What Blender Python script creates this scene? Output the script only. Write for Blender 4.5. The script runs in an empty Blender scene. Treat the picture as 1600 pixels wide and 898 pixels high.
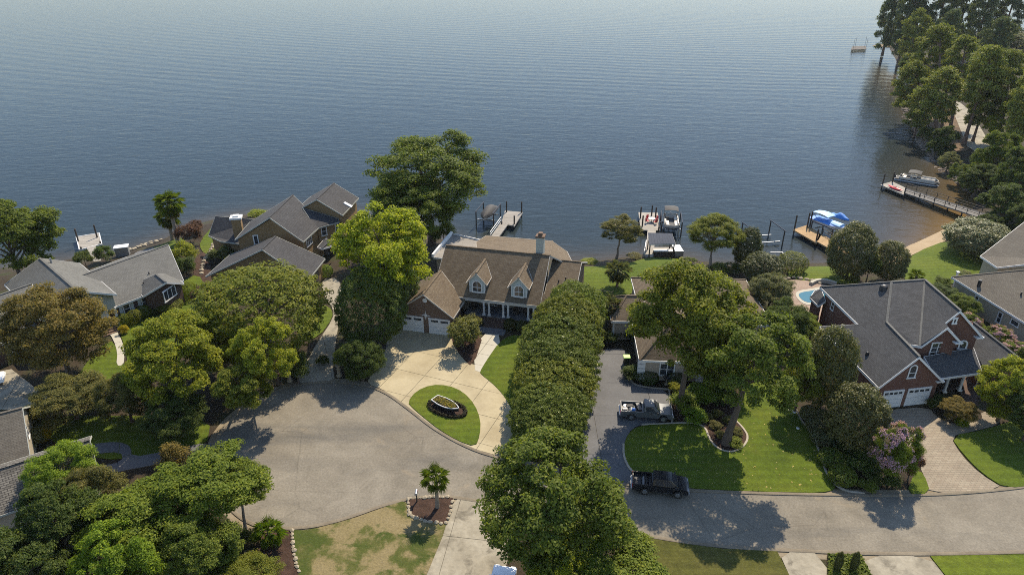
import bpy, bmesh, math, random
import numpy as np
from mathutils import Vector, Matrix
from mathutils.bvhtree import BVHTree
from mathutils.geometry import tessellate_polygon

# ------------------------------------------------------------------ camera, sky, sun, exposure
SC = bpy.context.scene
COL = SC.collection
FPX, PITCH, CAMH = 1081.0, math.radians(27.0), 45.0      # focal length in pixels of a 1600 px frame, pitch below the horizon, height
cam = bpy.data.cameras.new("camera")
cam.sensor_width = 36.0
cam.lens = 36.0 * FPX / 1600.0
cam.clip_start, cam.clip_end = 0.5, 9000.0
camo = bpy.data.objects.new("camera", cam)
COL.objects.link(camo)
camo.location = (0, 0, CAMH)
camo.rotation_euler = (math.pi / 2 - PITCH, 0, 0)
SC.camera = camo

SUN_EL, SUN_AZ = math.radians(49.0), math.radians(23.0)   # azimuth to the right of the view direction (+Y)
w = bpy.data.worlds.new("World")
SC.world = w
w.use_nodes = True
nt = w.node_tree
sky = nt.nodes.new("ShaderNodeTexSky")
sky.sky_type = 'NISHITA'
sky.sun_disc = False
sky.sun_elevation = SUN_EL
sky.sun_rotation = SUN_AZ
sky.air_density, sky.dust_density, sky.ozone_density = 1.0, .3, 1.0
nt.nodes["Background"].inputs[1].default_value = 0.15
nt.links.new(sky.outputs[0], nt.nodes["Background"].inputs[0])
sun = bpy.data.lights.new("sun", 'SUN')
sun.energy, sun.angle, sun.color = 4.4, math.radians(0.53), (1.0, 0.885, 0.70)
suno = bpy.data.objects.new("sun", sun)
COL.objects.link(suno)
sd = Vector((-math.sin(SUN_AZ) * math.cos(SUN_EL), -math.cos(SUN_AZ) * math.cos(SUN_EL), -math.sin(SUN_EL)))
suno.rotation_euler = sd.to_track_quat('-Z', 'Y').to_euler()
suno.location = (60, 150, 200)
SC.view_settings.view_transform = 'Standard'
SC.view_settings.look = 'None'
SC.view_settings.exposure = 0.86
SC.view_settings.gamma = 1.0
SC.cycles.use_denoising = False
SC.cycles.filter_width = 0.95
SC.cycles.max_bounces = 5
SC.cycles.diffuse_bounces = 4
SC.cycles.glossy_bounces = 3
SC.cycles.transmission_bounces = 3
SC.cycles.volume_bounces = 0
SC.cycles.sample_clamp_direct = 1.1
SC.cycles.sample_clamp_indirect = 1.5

random.seed(7)
RNG = np.random.default_rng(11)
WATER = -1.6

# ------------------------------------------------------------------ projecting a measured picture point onto a level
def ray(px, py):
    x, y = (px - 800) / FPX, -(py - 449) / FPX
    return Vector((x, math.cos(PITCH) + y * math.sin(PITCH), -math.sin(PITCH) + y * math.cos(PITCH)))

def P(px, py, z=0.0):
    d = ray(px, py)
    t = (z - CAMH) / d.z
    return Vector((d.x * t, d.y * t, z))

def depth_of(p):
    return p[1] * math.cos(PITCH) - (p[2] - CAMH) * math.sin(PITCH)

# ------------------------------------------------------------------ mesh builder
class MB:
    def __init__(s):
        s.v, s.f, s.m = [], [], []
    def add(s, vs, fs, mi=0):
        b = len(s.v)
        s.v += [tuple(v) for v in vs]
        s.f += [tuple(b + i for i in f) for f in fs]
        s.m += [mi] * len(fs)
        return s
    def box(s, c, d, rz=0.0, mi=0, taper=1.0, ty=None):
        hx, hy, hz = d[0] / 2, d[1] / 2, d[2] / 2
        cs, sn = math.cos(rz), math.sin(rz)
        vs = []
        ty = taper if ty is None else ty
        for k, (a, b, z) in enumerate([(-1, -1, -1), (1, -1, -1), (1, 1, -1), (-1, 1, -1), (-1, -1, 1), (1, -1, 1), (1, 1, 1), (-1, 1, 1)]):
            x, y = a * hx * (taper if z > 0 else 1), b * hy * (ty if z > 0 else 1)
            vs.append((c[0] + x * cs - y * sn, c[1] + x * sn + y * cs, c[2] + z * hz))
        return s.add(vs, [(0, 3, 2, 1), (4, 5, 6, 7), (0, 1, 5, 4), (1, 2, 6, 5), (2, 3, 7, 6), (3, 0, 4, 7)], mi)
    def beam(s, a, b, w, h, mi=0):
        a, b = Vector(a), Vector(b)
        d = (b - a).normalized()
        up = Vector((0, 0, 1)) if abs(d.z) < .95 else Vector((1, 0, 0))
        r = d.cross(up).normalized() * w / 2
        u = r.cross(d).normalized() * h / 2
        vs = [a - r - u, a + r - u, a + r + u, a - r + u, b - r - u, b + r - u, b + r + u, b - r + u]
        return s.add(vs, [(0, 1, 2, 3), (7, 6, 5, 4), (1, 0, 4, 5), (2, 1, 5, 6), (3, 2, 6, 7), (0, 3, 7, 4)], mi)
    def tube(s, pts, rad, n=8, mi=0, cap=True):
        pts = [Vector(p) for p in pts]
        if not hasattr(rad, '__len__'):
            rad = [rad] * len(pts)
        vs, fs = [], []
        for i, p in enumerate(pts):
            d = (pts[min(i + 1, len(pts) - 1)] - pts[max(i - 1, 0)]).normalized()
            up = Vector((0, 0, 1)) if abs(d.z) < .9 else Vector((1, 0, 0))
            r = d.cross(up).normalized()
            u = r.cross(d).normalized()
            for k in range(n):
                a = 2 * math.pi * k / n
                vs.append(p + (r * math.cos(a) + u * math.sin(a)) * rad[i])
        for i in range(len(pts) - 1):
            for k in range(n):
                k2 = (k + 1) % n
                fs.append((i * n + k, i * n + k2, (i + 1) * n + k2, (i + 1) * n + k))
        if cap:
            fs.append(tuple(range(n))[::-1])
            fs.append(tuple((len(pts) - 1) * n + k for k in range(n)))
        return s.add(vs, fs, mi)
    def prism(s, poly, z0, z1, mi=0):
        n = len(poly)
        if sum(poly[i][0] * poly[(i + 1) % n][1] - poly[(i + 1) % n][0] * poly[i][1] for i in range(n)) < 0:
            poly = poly[::-1]
        vs = [(p[0], p[1], z0) for p in poly] + [(p[0], p[1], z1) for p in poly]
        tris = tessellate_polygon([[Vector((p[0], p[1], 0)) for p in poly]])
        fs = []
        for t in tris:
            a, b, c = (Vector((poly[i][0], poly[i][1], 0)) for i in t)
            if (b - a).cross(c - a).z < 0:
                t = t[::-1]
            fs.append(tuple(i + n for i in t))
        fs += [(i, (i + 1) % n, (i + 1) % n + n, i + n) for i in range(n)]
        return s.add(vs, fs, mi)
    def slab(s, poly, t, bottom=None, mi=0):
        """a sloping polygon given thickness straight down (or down to the level 'bottom')"""
        n = len(poly)
        if sum(poly[i][0] * poly[(i + 1) % n][1] - poly[(i + 1) % n][0] * poly[i][1] for i in range(n)) < 0:
            poly = poly[::-1]
        top = [Vector(p) for p in poly]
        bot = [Vector((p.x, p.y, (p.z - t) if bottom is None else bottom)) for p in top]
        tris = tessellate_polygon([[Vector((p.x, p.y, 0)) for p in top]])
        fs = []
        for tr in tris:
            a, b, c = (Vector((top[i].x, top[i].y, 0)) for i in tr)
            if (b - a).cross(c - a).z < 0:
                tr = tr[::-1]
            fs.append(tuple(tr))
            fs.append(tuple(i + n for i in tr[::-1]))
        fs += [(i + n, (i + 1) % n + n, (i + 1) % n, i) for i in range(n)]
        return s.add(top + bot, fs, mi)
    def lathe(s, prof, n=16, c=(0, 0, 0), mi=0):
        vs = [(c[0] + r * math.cos(2 * math.pi * k / n), c[1] + r * math.sin(2 * math.pi * k / n), c[2] + z) for r, z in prof for k in range(n)]
        fs = [(i * n + k, i * n + (k + 1) % n, (i + 1) * n + (k + 1) % n, (i + 1) * n + k) for i in range(len(prof) - 1) for k in range(n)]
        fs.append(tuple(range(n))[::-1])
        fs.append(tuple((len(prof) - 1) * n + k for k in range(n)))
        return s.add(vs, fs, mi)
    def loft(s, rings, mi=0, cap=True, closed=True):
        n = len(rings[0])
        vs = [p for r in rings for p in r]
        fs = []
        for i in range(len(rings) - 1):
            for k in range(n if closed else n - 1):
                k2 = (k + 1) % n
                fs.append((i * n + k, i * n + k2, (i + 1) * n + k2, (i + 1) * n + k))
        if cap:
            fs.append(tuple(range(n))[::-1])
            fs.append(tuple((len(rings) - 1) * n + k for k in range(n)))
        return s.add(vs, fs, mi)
    def mesh(s, name, mats, off=(0, 0, 0), smooth=False, bevel=0):
        me = bpy.data.meshes.new(name)
        o = Vector(off)
        me.from_pydata([tuple(Vector(v) - o) for v in s.v], [], s.f)
        mats = mats if isinstance(mats, (list, tuple)) else [mats]
        for m in mats:
            me.materials.append(m)
        if len(mats) > 1:
            me.polygons.foreach_set("material_index", s.m)
        if bevel:
            bm = bmesh.new()
            bm.from_mesh(me)
            bmesh.ops.remove_doubles(bm, verts=bm.verts, dist=1e-4)
            es = [e for e in bm.edges if len(e.link_faces) == 2 and e.calc_face_angle(0) > .5]
            bmesh.ops.bevel(bm, geom=es, offset=bevel, segments=2, affect='EDGES', clamp_overlap=True)
            bm.to_mesh(me)
            bm.free()
        if smooth:
            me.polygons.foreach_set("use_smooth", [True] * len(me.polygons))
            try:
                me.set_sharp_from_angle(angle=math.radians(42))
            except Exception:
                pass
        uvbox(me)
        me.update()
        return me
    def build(s, name, mats, root=None, world=True, smooth=False, bevel=0, loc=None):
        off = root.location if (root is not None and world) else (0, 0, 0)
        if root is None and loc is not None:
            off = loc
        ob = bpy.data.objects.new(name, s.mesh(name, mats, off, smooth, bevel))
        COL.objects.link(ob)
        if root is not None:
            if root.type == 'MESH' and world:
                off2 = Vector((0, 0, 0))
            ob.parent = root
        elif loc is not None:
            ob.location = loc
        return ob

def uvbox(me):
    uv = me.uv_layers.new(name="uv")
    n = len(me.loops)
    if n == 0:
        return
    co = np.zeros(len(me.vertices) * 3, dtype=np.float32)
    me.vertices.foreach_get("co", co)
    co = co.reshape(-1, 3)
    li = np.zeros(n, dtype=np.int32)
    me.loops.foreach_get("vertex_index", li)
    ls = np.zeros(len(me.polygons), dtype=np.int32)
    lt = np.zeros(len(me.polygons), dtype=np.int32)
    me.polygons.foreach_get("loop_start", ls)
    me.polygons.foreach_get("loop_total", lt)
    nr = np.array([p.normal[:] for p in me.polygons], dtype=np.float32).reshape(-1, 3)
    u = np.stack([-nr[:, 1], nr[:, 0], np.zeros(len(nr))], 1)
    l = np.linalg.norm(u, axis=1)
    flat = l < 1e-3
    u[flat] = (1, 0, 0)
    l[flat] = 1
    u /= l[:, None]
    v = np.cross(nr, u)
    pid = np.repeat(np.arange(len(ls)), lt)
    c = co[li]
    out = np.stack([(c * u[pid]).sum(1), (c * v[pid]).sum(1)], 1).astype(np.float32)
    uv.data.foreach_set("uv", out.ravel())

def tag(o, label=None, cat=None, group=None, kind=None):
    if label: o["label"] = label
    if cat: o["category"] = cat
    if group: o["group"] = group
    if kind: o["kind"] = kind
    return o

def empty(name, loc, label, cat, group=None, rz=0.0):
    o = bpy.data.objects.new(name, None)
    COL.objects.link(o)
    o.location = loc
    o.rotation_euler = (0, 0, rz)
    o.empty_display_size = .3
    return tag(o, label, cat, group)

def children_of(o):
    return [c for c in COL.objects if c.parent == o]

def copy_tree(o, loc=None, rz=None, label=None, scale=None, parent=None):
    kids = {}
    for c in COL.objects:
        if c.parent is not None:
            kids.setdefault(c.parent.name, []).append(c)
    def rec(s, par):
        c = s.copy()
        COL.objects.link(c)
        c.parent = par
        for k in kids.get(s.name, []):
            rec(k, c)
        return c
    r = rec(o, parent)
    if loc is not None: r.location = loc
    if rz is not None: r.rotation_euler = (0, 0, rz)
    if scale is not None: r.scale = scale
    if label: r["label"] = label
    return r

# ------------------------------------------------------------------ materials
def node_mat(name):
    m = bpy.data.materials.new(name)
    m.use_nodes = True
    t = m.node_tree
    return m, t, t.nodes["Principled BSDF"]

def nd(t, typ, **kw):
    n = t.nodes.new(typ)
    for k, v in kw.items():
        if k.startswith("i_"):
            key = k[2:]
            key = int(key) if key.isdigit() else key.replace("_", " ")
            n.inputs[key].default_value = v
        else:
            setattr(n, k, v)
    return n

def mixc(t, fac, a, b, mode='MIX'):
    n = t.nodes.new("ShaderNodeMix")
    n.data_type = 'RGBA'
    n.blend_type = mode
    for key, val in ((0, fac), (6, a), (7, b)):
        if isinstance(val, bpy.types.NodeSocket):
            t.links.new(val, n.inputs[key])
        elif key == 0:
            n.inputs[0].default_value = val
        else:
            n.inputs[key].default_value = (*val, 1)
    return n.outputs[2]

def ramp(t, src, stops):
    r = t.nodes.new("ShaderNodeValToRGB")
    el = r.color_ramp.elements
    while len(el) < len(stops):
        el.new(.5)
    for e, (p, c) in zip(el, stops):
        e.position = p
        e.color = (*c, 1) if hasattr(c, '__len__') else (c, c, c, 1)
    t.links.new(src, r.inputs[0])
    return r.outputs[0]

def coords(t, kind="Object", scale=(1, 1, 1)):
    tc = t.nodes.new("ShaderNodeTexCoord")
    mp = t.nodes.new("ShaderNodeMapping")
    mp.inputs["Scale"].default_value = scale
    t.links.new(tc.outputs[kind], mp.inputs[0])
    return mp.outputs[0]

def noise(t, vec, scale, detail=4, rough=.55, dist=0.0):
    n = nd(t, "ShaderNodeTexNoise", i_Scale=scale, i_Detail=detail, i_Roughness=rough, i_Distortion=dist)
    t.links.new(vec, n.inputs["Vector"])
    return n.outputs[0]

def bump(t, bs, h, strength, dist=.05):
    b = nd(t, "ShaderNodeBump", i_Strength=strength, i_Distance=dist)
    t.links.new(h, b.inputs["Height"])
    t.links.new(b.outputs[0], bs.inputs["Normal"])

def M_plain(name, col, rough=.6, var=.18, scale=2.0, metal=0.0, spec=.4, bmp=0.0, var2=.12):
    m, t, b = node_mat(name)
    v = coords(t)
    n1 = noise(t, v, scale, 5)
    n2 = noise(t, v, scale * 9, 3)
    c = mixc(t, ramp(t, n1, [(.3, 0), (.7, 1)]), [x * (1 - var) for x in col], [min(1, x * (1 + var)) for x in col])
    c = mixc(t, n2, c, [x * (1 - 2 * var2) for x in col], 'MIX') if var2 else c
    t.links.new(c, b.inputs["Base Color"])
    b.inputs["Roughness"].default_value = rough
    b.inputs["Metallic"].default_value = metal
    b.inputs["Specular IOR Level"].default_value = spec
    if bmp:
        bump(t, b, n2, bmp)
    return m

def M_ground(name, stops, scale, fine=6.0, fcol=.35, rough=.95, bmp=.4, stretch=(1, 1, 1), patches=None, mow=0.0):
    m, t, b = node_mat(name)
    v = coords(t, "Object", stretch)
    n1 = noise(t, v, scale, 6, .6, .3)
    c = ramp(t, n1, stops)
    if patches:
        pc, ps, plo, phi = patches
        c = mixc(t, ramp(t, noise(t, v, ps, 5, .62, .6), [(plo, 0), (phi, 1)]), c, pc)
    if mow:
        wv = nd(t, "ShaderNodeTexWave", bands_direction='Y', i_Scale=.28, i_Distortion=.8, i_Detail=1.0)
        t.links.new(v, wv.inputs["Vector"])
        c = mixc(t, 1.0, c, ramp(t, wv.outputs[1], [(.35, 1 - mow), (.65, 1.0)]), 'MULTIPLY')
        c = mixc(t, 1.0, c, ramp(t, noise(t, v, 1.7, 4, .7), [(.3, .76), (.65, 1.08)]), 'MULTIPLY')
    n2 = noise(t, v, fine, 3, .7)
    c = mixc(t, 1.0, c, ramp(t, n2, [(.25, 1 - fcol), (.75, 1 + 0.0)]), 'MULTIPLY')
    t.links.new(c, b.inputs["Base Color"])
    b.inputs["Roughness"].default_value = rough
    b.inputs["Specular IOR Level"].default_value = .2
    bump(t, b, n2, bmp, .08)
    return m

def M_brick(name, c1, c2, mortar, bw, bh, ms, rough=.85, bmp=.4, soft=0.35, weather=.2):
    m, t, b = node_mat(name)
    v = coords(t, "UV")
    br = nd(t, "ShaderNodeTexBrick", i_Scale=1.0, i_Mortar_Size=ms, i_Mortar_Smooth=.2, i_Bias=0.0, i_Brick_Width=bw, i_Row_Height=bh)
    br.inputs["Color1"].default_value = (*c1, 1)
    br.inputs["Color2"].default_value = (*c2, 1)
    br.inputs["Mortar"].default_value = (*mortar, 1)
    t.links.new(v, br.inputs["Vector"])
    n1 = noise(t, v, .35, 5, .6)
    n2 = noise(t, v, 6.0, 3, .7)
    c = mixc(t, 1.0, br.outputs[0], ramp(t, n1, [(.3, 1 - weather), (.7, 1 + 0.0)]), 'MULTIPLY')
    c = mixc(t, 1.0, c, ramp(t, n2, [(.25, 1 - soft), (.75, 1.0)]), 'MULTIPLY')
    t.links.new(c, b.inputs["Base Color"])
    b.inputs["Roughness"].default_value = rough
    b.inputs["Specular IOR Level"].default_value = .25
    bump(t, b, br.outputs[1], -bmp, .03)
    return m

def M_leaf(name, trans=.46, rough=.6, spec=.14):
    """leaf colour comes from each crown object's own colour, varied leaf by leaf"""
    m = bpy.data.materials.new(name)
    m.use_nodes = True
    t = m.node_tree
    t.nodes.clear()
    out = nd(t, "ShaderNodeOutputMaterial")
    oi = nd(t, "ShaderNodeObjectInfo")
    g = nd(t, "ShaderNodeNewGeometry")
    rv = ramp(t, g.outputs["Random Per Island"], [(0.0, (.55, .6, .5)), (.45, (.95, .97, .9)), (.8, (1.2, 1.12, 1.0)), (1.0, (1.5, 1.32, 1.0))])
    n_ = noise(t, coords(t), 3.2, 4, .65)
    cv = ramp(t, n_, [(.30, (.72, .76, .72)), (.5, (1, 1, 1)), (.70, (1.32, 1.2, 1.0))])
    c = mixc(t, 1.0, mixc(t, 1.0, oi.outputs["Color"], rv, 'MULTIPLY'), cv, 'MULTIPLY')
    p = nd(t, "ShaderNodeBsdfPrincipled")
    p.inputs["Roughness"].default_value = rough
    p.inputs["Specular IOR Level"].default_value = spec
    tr = nd(t, "ShaderNodeBsdfTranslucent")
    t.links.new(c, p.inputs["Base Color"])
    t.links.new(mixc(t, 1.0, c, (1.25, 1.3, .6), 'MULTIPLY'), tr.inputs[0])
    mx = nd(t, "ShaderNodeMixShader")
    mx.inputs[0].default_value = trans
    t.links.new(p.outputs[0], mx.inputs[1])
    t.links.new(tr.outputs[0], mx.inputs[2])
    t.links.new(mx.outputs[0], out.inputs[0])
    return m

MAT = {}
def asphalt_mat():
    m, t, b = node_mat('asphalt')
    v, vs = coords(t), coords(t, "Object", (.16, 1, 1))
    c = ramp(t, noise(t, v, .13, 6, .62, .5), [(.3, (.166, .143, .108)), (.55, (.204, .178, .137)), (.75, (.234, .206, .16))])
    c = mixc(t, ramp(t, noise(t, vs, .24, 5, .6, .3), [(.50, 0), (.68, .75)]), c, (.11, .102, .088))
    vo = nd(t, "ShaderNodeTexVoronoi", feature='DISTANCE_TO_EDGE', i_Scale=.16)
    n_ = nd(t, "ShaderNodeTexNoise", i_Scale=.5, i_Detail=4)
    t.links.new(v, n_.inputs["Vector"])
    ad = nd(t, "ShaderNodeMix", data_type='VECTOR')
    ad.inputs[0].default_value = .22
    t.links.new(v, ad.inputs[4]); t.links.new(n_.outputs["Color"], ad.inputs[5])
    t.links.new(ad.outputs[1], vo.inputs["Vector"])
    cr = ramp(t, vo.outputs["Distance"], [(0, .72), (.010, 1)])
    c = mixc(t, ramp(t, noise(t, v, .07, 3), [(.45, 0), (.6, .8)]), c, mixc(t, 1.0, c, cr, 'MULTIPLY'))
    c = mixc(t, ramp(t, noise(t, v, .8, 5, .7, 1.5), [(.70, 0), (.76, .6)]), c, (.085, .078, .07))
    c = mixc(t, 1.0, c, ramp(t, noise(t, v, .33, 6, .7, .8), [(.32, .80), (.68, 1.10)]), 'MULTIPLY')
    c = mixc(t, ramp(t, noise(t, v, .21, 5, .65, 1.2), [(.60, 0), (.74, .6)]), c, (.26, .205, .135))
    f = noise(t, v, 5.0, 4, .75)
    c = mixc(t, 1.0, c, ramp(t, f, [(.28, .66), (.72, 1.08)]), 'MULTIPLY')
    t.links.new(c, b.inputs["Base Color"])
    b.inputs["Roughness"].default_value = .92
    b.inputs["Specular IOR Level"].default_value = .2
    bump(t, b, f, .3, .05)
    return m
MAT['asphalt'] = asphalt_mat()
MAT['gutter'] = M_ground('stained_gutter', [(.3, (0.176, 0.132, 0.08)), (.55, (0.24, 0.196, 0.132)), (.8, (0.216, 0.188, 0.148))], .5, 5, .25)
MAT['concrete'] = M_ground('concrete', [(.3, (0.2884, 0.236, 0.144)), (.6, (0.3708, 0.312, 0.198)), (.8, (0.412, 0.352, 0.234))], .35, 3.0, .14, .85, .12)
MAT['old_concrete'] = M_ground('old_concrete', [(.3, (.19, .165, .12)), (.52, (.29, .255, .19)), (.75, (.34, .305, .235))], .45, 2.2, .28, .88, .15, patches=((.125, .108, .08), .55, .56, .70))
MAT['grey_concrete'] = M_ground('grey_concrete', [(.3, (0.09675, 0.09504, 0.09625)), (.6, (0.1277, 0.1251, 0.1256)), (.8, (0.1548, 0.1505, 0.149))], .3, 4.0, .2, .88, .12)
MAT['walk'] = M_plain('walkway_concrete', (0.372, 0.3422, 0.2753), .85, .08, .8, var2=.05)
MAT['kerb'] = M_ground('kerb_concrete', [(.3, (0.152, 0.124, 0.088)), (.7, (0.216, 0.18, 0.128))], .6, 5, .25)
MAT['edging'] = M_plain('edging_concrete', (0.336, 0.288, 0.224), .85, .12, 1.5)
MAT['joint'] = M_plain('joint_earth', (.13, .115, .09), .95, .2, 1.5)
MAT['lawn'] = M_ground('mown_grass', [(.28, (0.0594, 0.0912, 0.005)), (.5, (0.08856, 0.1243, 0.007)), (.75, (0.122, 0.1402, 0.011))], .16, 5.5, .42, .95, .6, patches=((0.1566, 0.1482, 0.022), .11, .56, .85), mow=.13)
MAT['lawn_olive'] = M_ground('olive_grass', [(.28, (0.0602, 0.0645, 0.01032)), (.5, (0.086, 0.08428, 0.01548)), (.75, (0.1161, 0.1032, 0.0258))], .2, 5.5, .42, .95, .6, mow=.13)
MAT['lawn_fresh'] = M_ground('fresh_grass', [(.28, (0.0645, 0.0989, 0.00516)), (.5, (0.0903, 0.1247, 0.00688)), (.75, (0.1204, 0.1419, 0.01032))], .14, 5.5, .38, .95, .6, mow=.13)
MAT['lawn_dry'] = M_ground('patchy_dry_grass', [(.40, (0.0559, 0.0731, 0.01204)), (.455, (0.086, 0.0903, 0.0215)), (.51, (0.2021, 0.1591, 0.0731)), (.75, (0.2408, 0.1892, 0.0989))], .26, 6.0, .4, .95, .7, patches=((0.05332, 0.07138, 0.01118), .42, .56, .64))
MAT['soil'] = M_ground('leafy_soil', [(.3, (.026, .019, .012)), (.5, (.05, .036, .021)), (.72, (.04, .05, .013))], .35, 5.0, .5, .95, .8)
MAT['straw'] = M_ground('pine_straw', [(.3, (.07, .045, .025)), (.55, (.15, .095, .05)), (.8, (.19, .14, .08))], .3, 6.0, .4)
MAT['mulch'] = M_ground('brown_mulch', [(.3, (.04, .022, .015)), (.6, (.08, .045, .03)), (.8, (.11, .066, .045))], 1.2, 9.0, .6, .95, .9)
MAT['sand'] = M_ground('shore_sand', [(.3, (0.264, 0.188, 0.108)), (.7, (0.368, 0.28, 0.176))], .3, 6.0, .25)
MAT['paver'] = M_brick('clay_pavers', (0.2584, 0.204, 0.145), (0.3116, 0.257, 0.1842), (0.1748, 0.1469, 0.1058), .5, .25, .025, .85, .2, .22, .25)
MAT['patio'] = M_brick('patio_pavers', (0.32, 0.224, 0.168), (0.36, 0.264, 0.2), (0.24, 0.184, 0.136), .4, .4, .02, .85, .15)
MAT['brick_red'] = M_brick('red_brick', (.16, .064, .042), (.205, .09, .058), (.16, .11, .085), .23, .085, .012, .9, .3)
MAT['brick_brown'] = M_brick('brown_brick', (.15, .083, .052), (.21, .125, .08), (.19, .15, .115), .23, .085, .012, .9, .3)
MAT['brick_dark'] = M_brick('dark_brick', (.085, .045, .034), (.125, .072, .052), (.10, .08, .065), .23, .085, .012, .9, .3)
MAT['brick_tan'] = M_brick('tan_brick', (.30, .185, .078), (.35, .22, .10), (.24, .17, .10), .23, .085, .010, .9, .25)
def shingle(name, a, b): return M_brick(name, a, b, [x * .5 for x in a], .42, .16, .014, .92, .5, .34, .22)
MAT['sh_char'] = shingle('charcoal_shingles', (0.05618, 0.05426, 0.05618), (0.0798, 0.07661, 0.07661))
MAT['sh_grey'] = shingle('grey_shingles', (0.1386, 0.1344, 0.1218), (0.1722, 0.1663, 0.1495))
MAT['sh_slate'] = shingle('slate_shingles', (0.0714, 0.06972, 0.06972), (0.1008, 0.09912, 0.09828))
MAT['sh_brown'] = shingle('brown_shingles', (.135, .097, .060), (.19, .145, .094))
MAT['sh_taupe'] = shingle('taupe_shingles', (0.126, 0.1075, 0.084), (0.1638, 0.1428, 0.1109))
MAT['sh_bold'] = M_brick('bold_shingles', (.12, .108, .09), (.20, .18, .15), (.045, .04, .035), .44, .20, .03, .9, .7, .25, .2)
MAT['trim_beige'] = M_plain('beige_trim', (.40, .365, .31), .55, .06, 1.5, var2=.03)
MAT['trim'] = M_plain('white_trim', (0.6048, 0.588, 0.5544), .5, .05, 1.5, var2=.03)
MAT['siding_pale'] = M_brick('pale_siding', (.44, .47, .44), (.46, .49, .46), (.25, .27, .26), 6.0, .2, .012, .7, .4, .06, .08)
MAT['siding_grey'] = M_brick('grey_siding', (.36, .36, .31), (.38, .38, .33), (.22, .22, .19), 6.0, .2, .012, .7, .4, .06, .08)
MAT['siding_tan'] = M_brick('tan_siding', (.35, .30, .22), (.37, .32, .235), (.22, .19, .14), 6.0, .2, .012, .7, .4, .06, .08)
MAT['stucco'] = M_plain('beige_stucco', (.38, .31, .235), .9, .08, 1.0)
MAT['black_metal'] = M_plain('black_metal', (.02, .02, .022), .45, .2, 3)
MAT['alu'] = M_plain('aluminium', (.36, .37, .38), .4, .06, 3, metal=.6)
MAT['dark_wood'] = M_plain('dark_timber', (.06, .045, .032), .85, .3, 2)
def planks(name, c, var=.16):
    return M_brick(name, [x * (1 - var) for x in c], [x * (1 + var) for x in c], [x * .35 for x in c], 3.0, .15, .012, .8, .4, .25, .2)
MAT['deck_grey'] = planks('weathered_decking', (0.294, 0.2646, 0.2268))
MAT['deck_tan'] = planks('tan_decking', (0.3948, 0.252, 0.1176))
MAT['deck_pale'] = planks('pale_decking', (.34, .305, .255))
MAT['deck_dark'] = planks('dark_decking', (.15, .14, .128))
MAT['bark'] = M_plain('bark', (.10, .072, .052), .95, .35, 1.6, bmp=.6)
MAT['bark_pine'] = M_plain('pine_bark', (.135, .083, .058), .95, .35, 1.6, bmp=.6)
MAT['bark_pale'] = M_plain('pale_bark', (.24, .19, .14), .9, .25, 1.6, bmp=.4)
MAT['leaf'] = M_leaf('foliage')
MAT['leaf_gloss'] = M_leaf('glossy_foliage', .3, .48, .22)
MAT['needle'] = M_leaf('needles', .3, .6, .12)
MAT['frond'] = M_leaf('palm_frond', .3, .45, .25)
MAT['white_paint'] = M_plain('white_gelcoat', (0.6216, 0.6132, 0.588), .3, .04, 1.0, var2=.02)
MAT['cream'] = M_plain('cream_vinyl', (0.5544, 0.504, 0.4284), .5, .06, 2.0, var2=.04)
MAT['blue'] = M_plain('blue_canvas', (.06, .22, .58), .6, .18, 1.2)
MAT['pale_blue'] = M_plain('pale_blue_canvas', (.30, .50, .74), .6, .1, 1.2)
MAT['black_canvas'] = M_plain('black_canvas', (.03, .027, .026), .75, .25, 1.2)
MAT['grey_canvas'] = M_plain('grey_canvas', (.055, .052, .05), .75, .15, 1.2)
MAT['metal_roof'] = M_brick('metal_roof', (.065, .072, .09), (.075, .082, .10), (.035, .04, .05), .45, 9.0, .02, .95, .2, .1, .15)
MAT['red'] = M_plain('red_plastic', (.55, .03, .035), .4, .1, 2)
MAT['lime'] = M_plain('lime_plastic', (.48, .78, .14), .45, .06, 2, var2=.03)
MAT['dark_green'] = M_plain('dark_green_plastic', (.02, .035, .022), .5, .1, 2)
MAT['stone'] = M_plain('pale_stone', (0.2995, 0.2486, 0.1717), .85, .22, 1.2, bmp=.4)
MAT['rock'] = M_plain('grey_rock', (.15, .115, .09), .9, .5, .35, bmp=.4)
MAT['rubber'] = M_plain('tyre_rubber', (.018, .018, .018), .8, .1, 4)
MAT['rim'] = M_plain('alloy_rim', (.4, .4, .4), .3, .05, 4, metal=.8)
MAT['paint_black'] = M_plain('black_car_paint', (.012, .012, .014), .22, .1, 2, spec=.6)
MAT['paint_silver'] = M_plain('silver_car_paint', (.085, .09, .092), .42, .05, 2, metal=.1)
MAT['paint_white'] = M_plain('white_car_paint', (.74, .75, .76), .25, .03, 2, var2=.02)
MAT['lamp_red'] = M_plain('red_lens', (.35, .02, .02), .2, .05, 3)
MAT['lamp_clear'] = M_plain('clear_lens', (.62, .62, .62), .12, .05, 3)
MAT['pool_water'] = M_plain('pool_water', (.03, .115, .14), .06, .08, .6, spec=.5, var2=.04)
MAT['pink'] = M_leaf('pink_blossom', .3, .6, .2)
def glass_mat():
    m, t, b = node_mat('window_glass')
    c = mixc(t, noise(t, coords(t), .8, 3), (.012, .015, .018), (.05, .055, .06))
    t.links.new(c, b.inputs["Base Color"])
    b.inputs["Roughness"].default_value = .06
    b.inputs["Specular IOR Level"].default_value = .7
    return m
MAT['glass'] = glass_mat()

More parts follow.
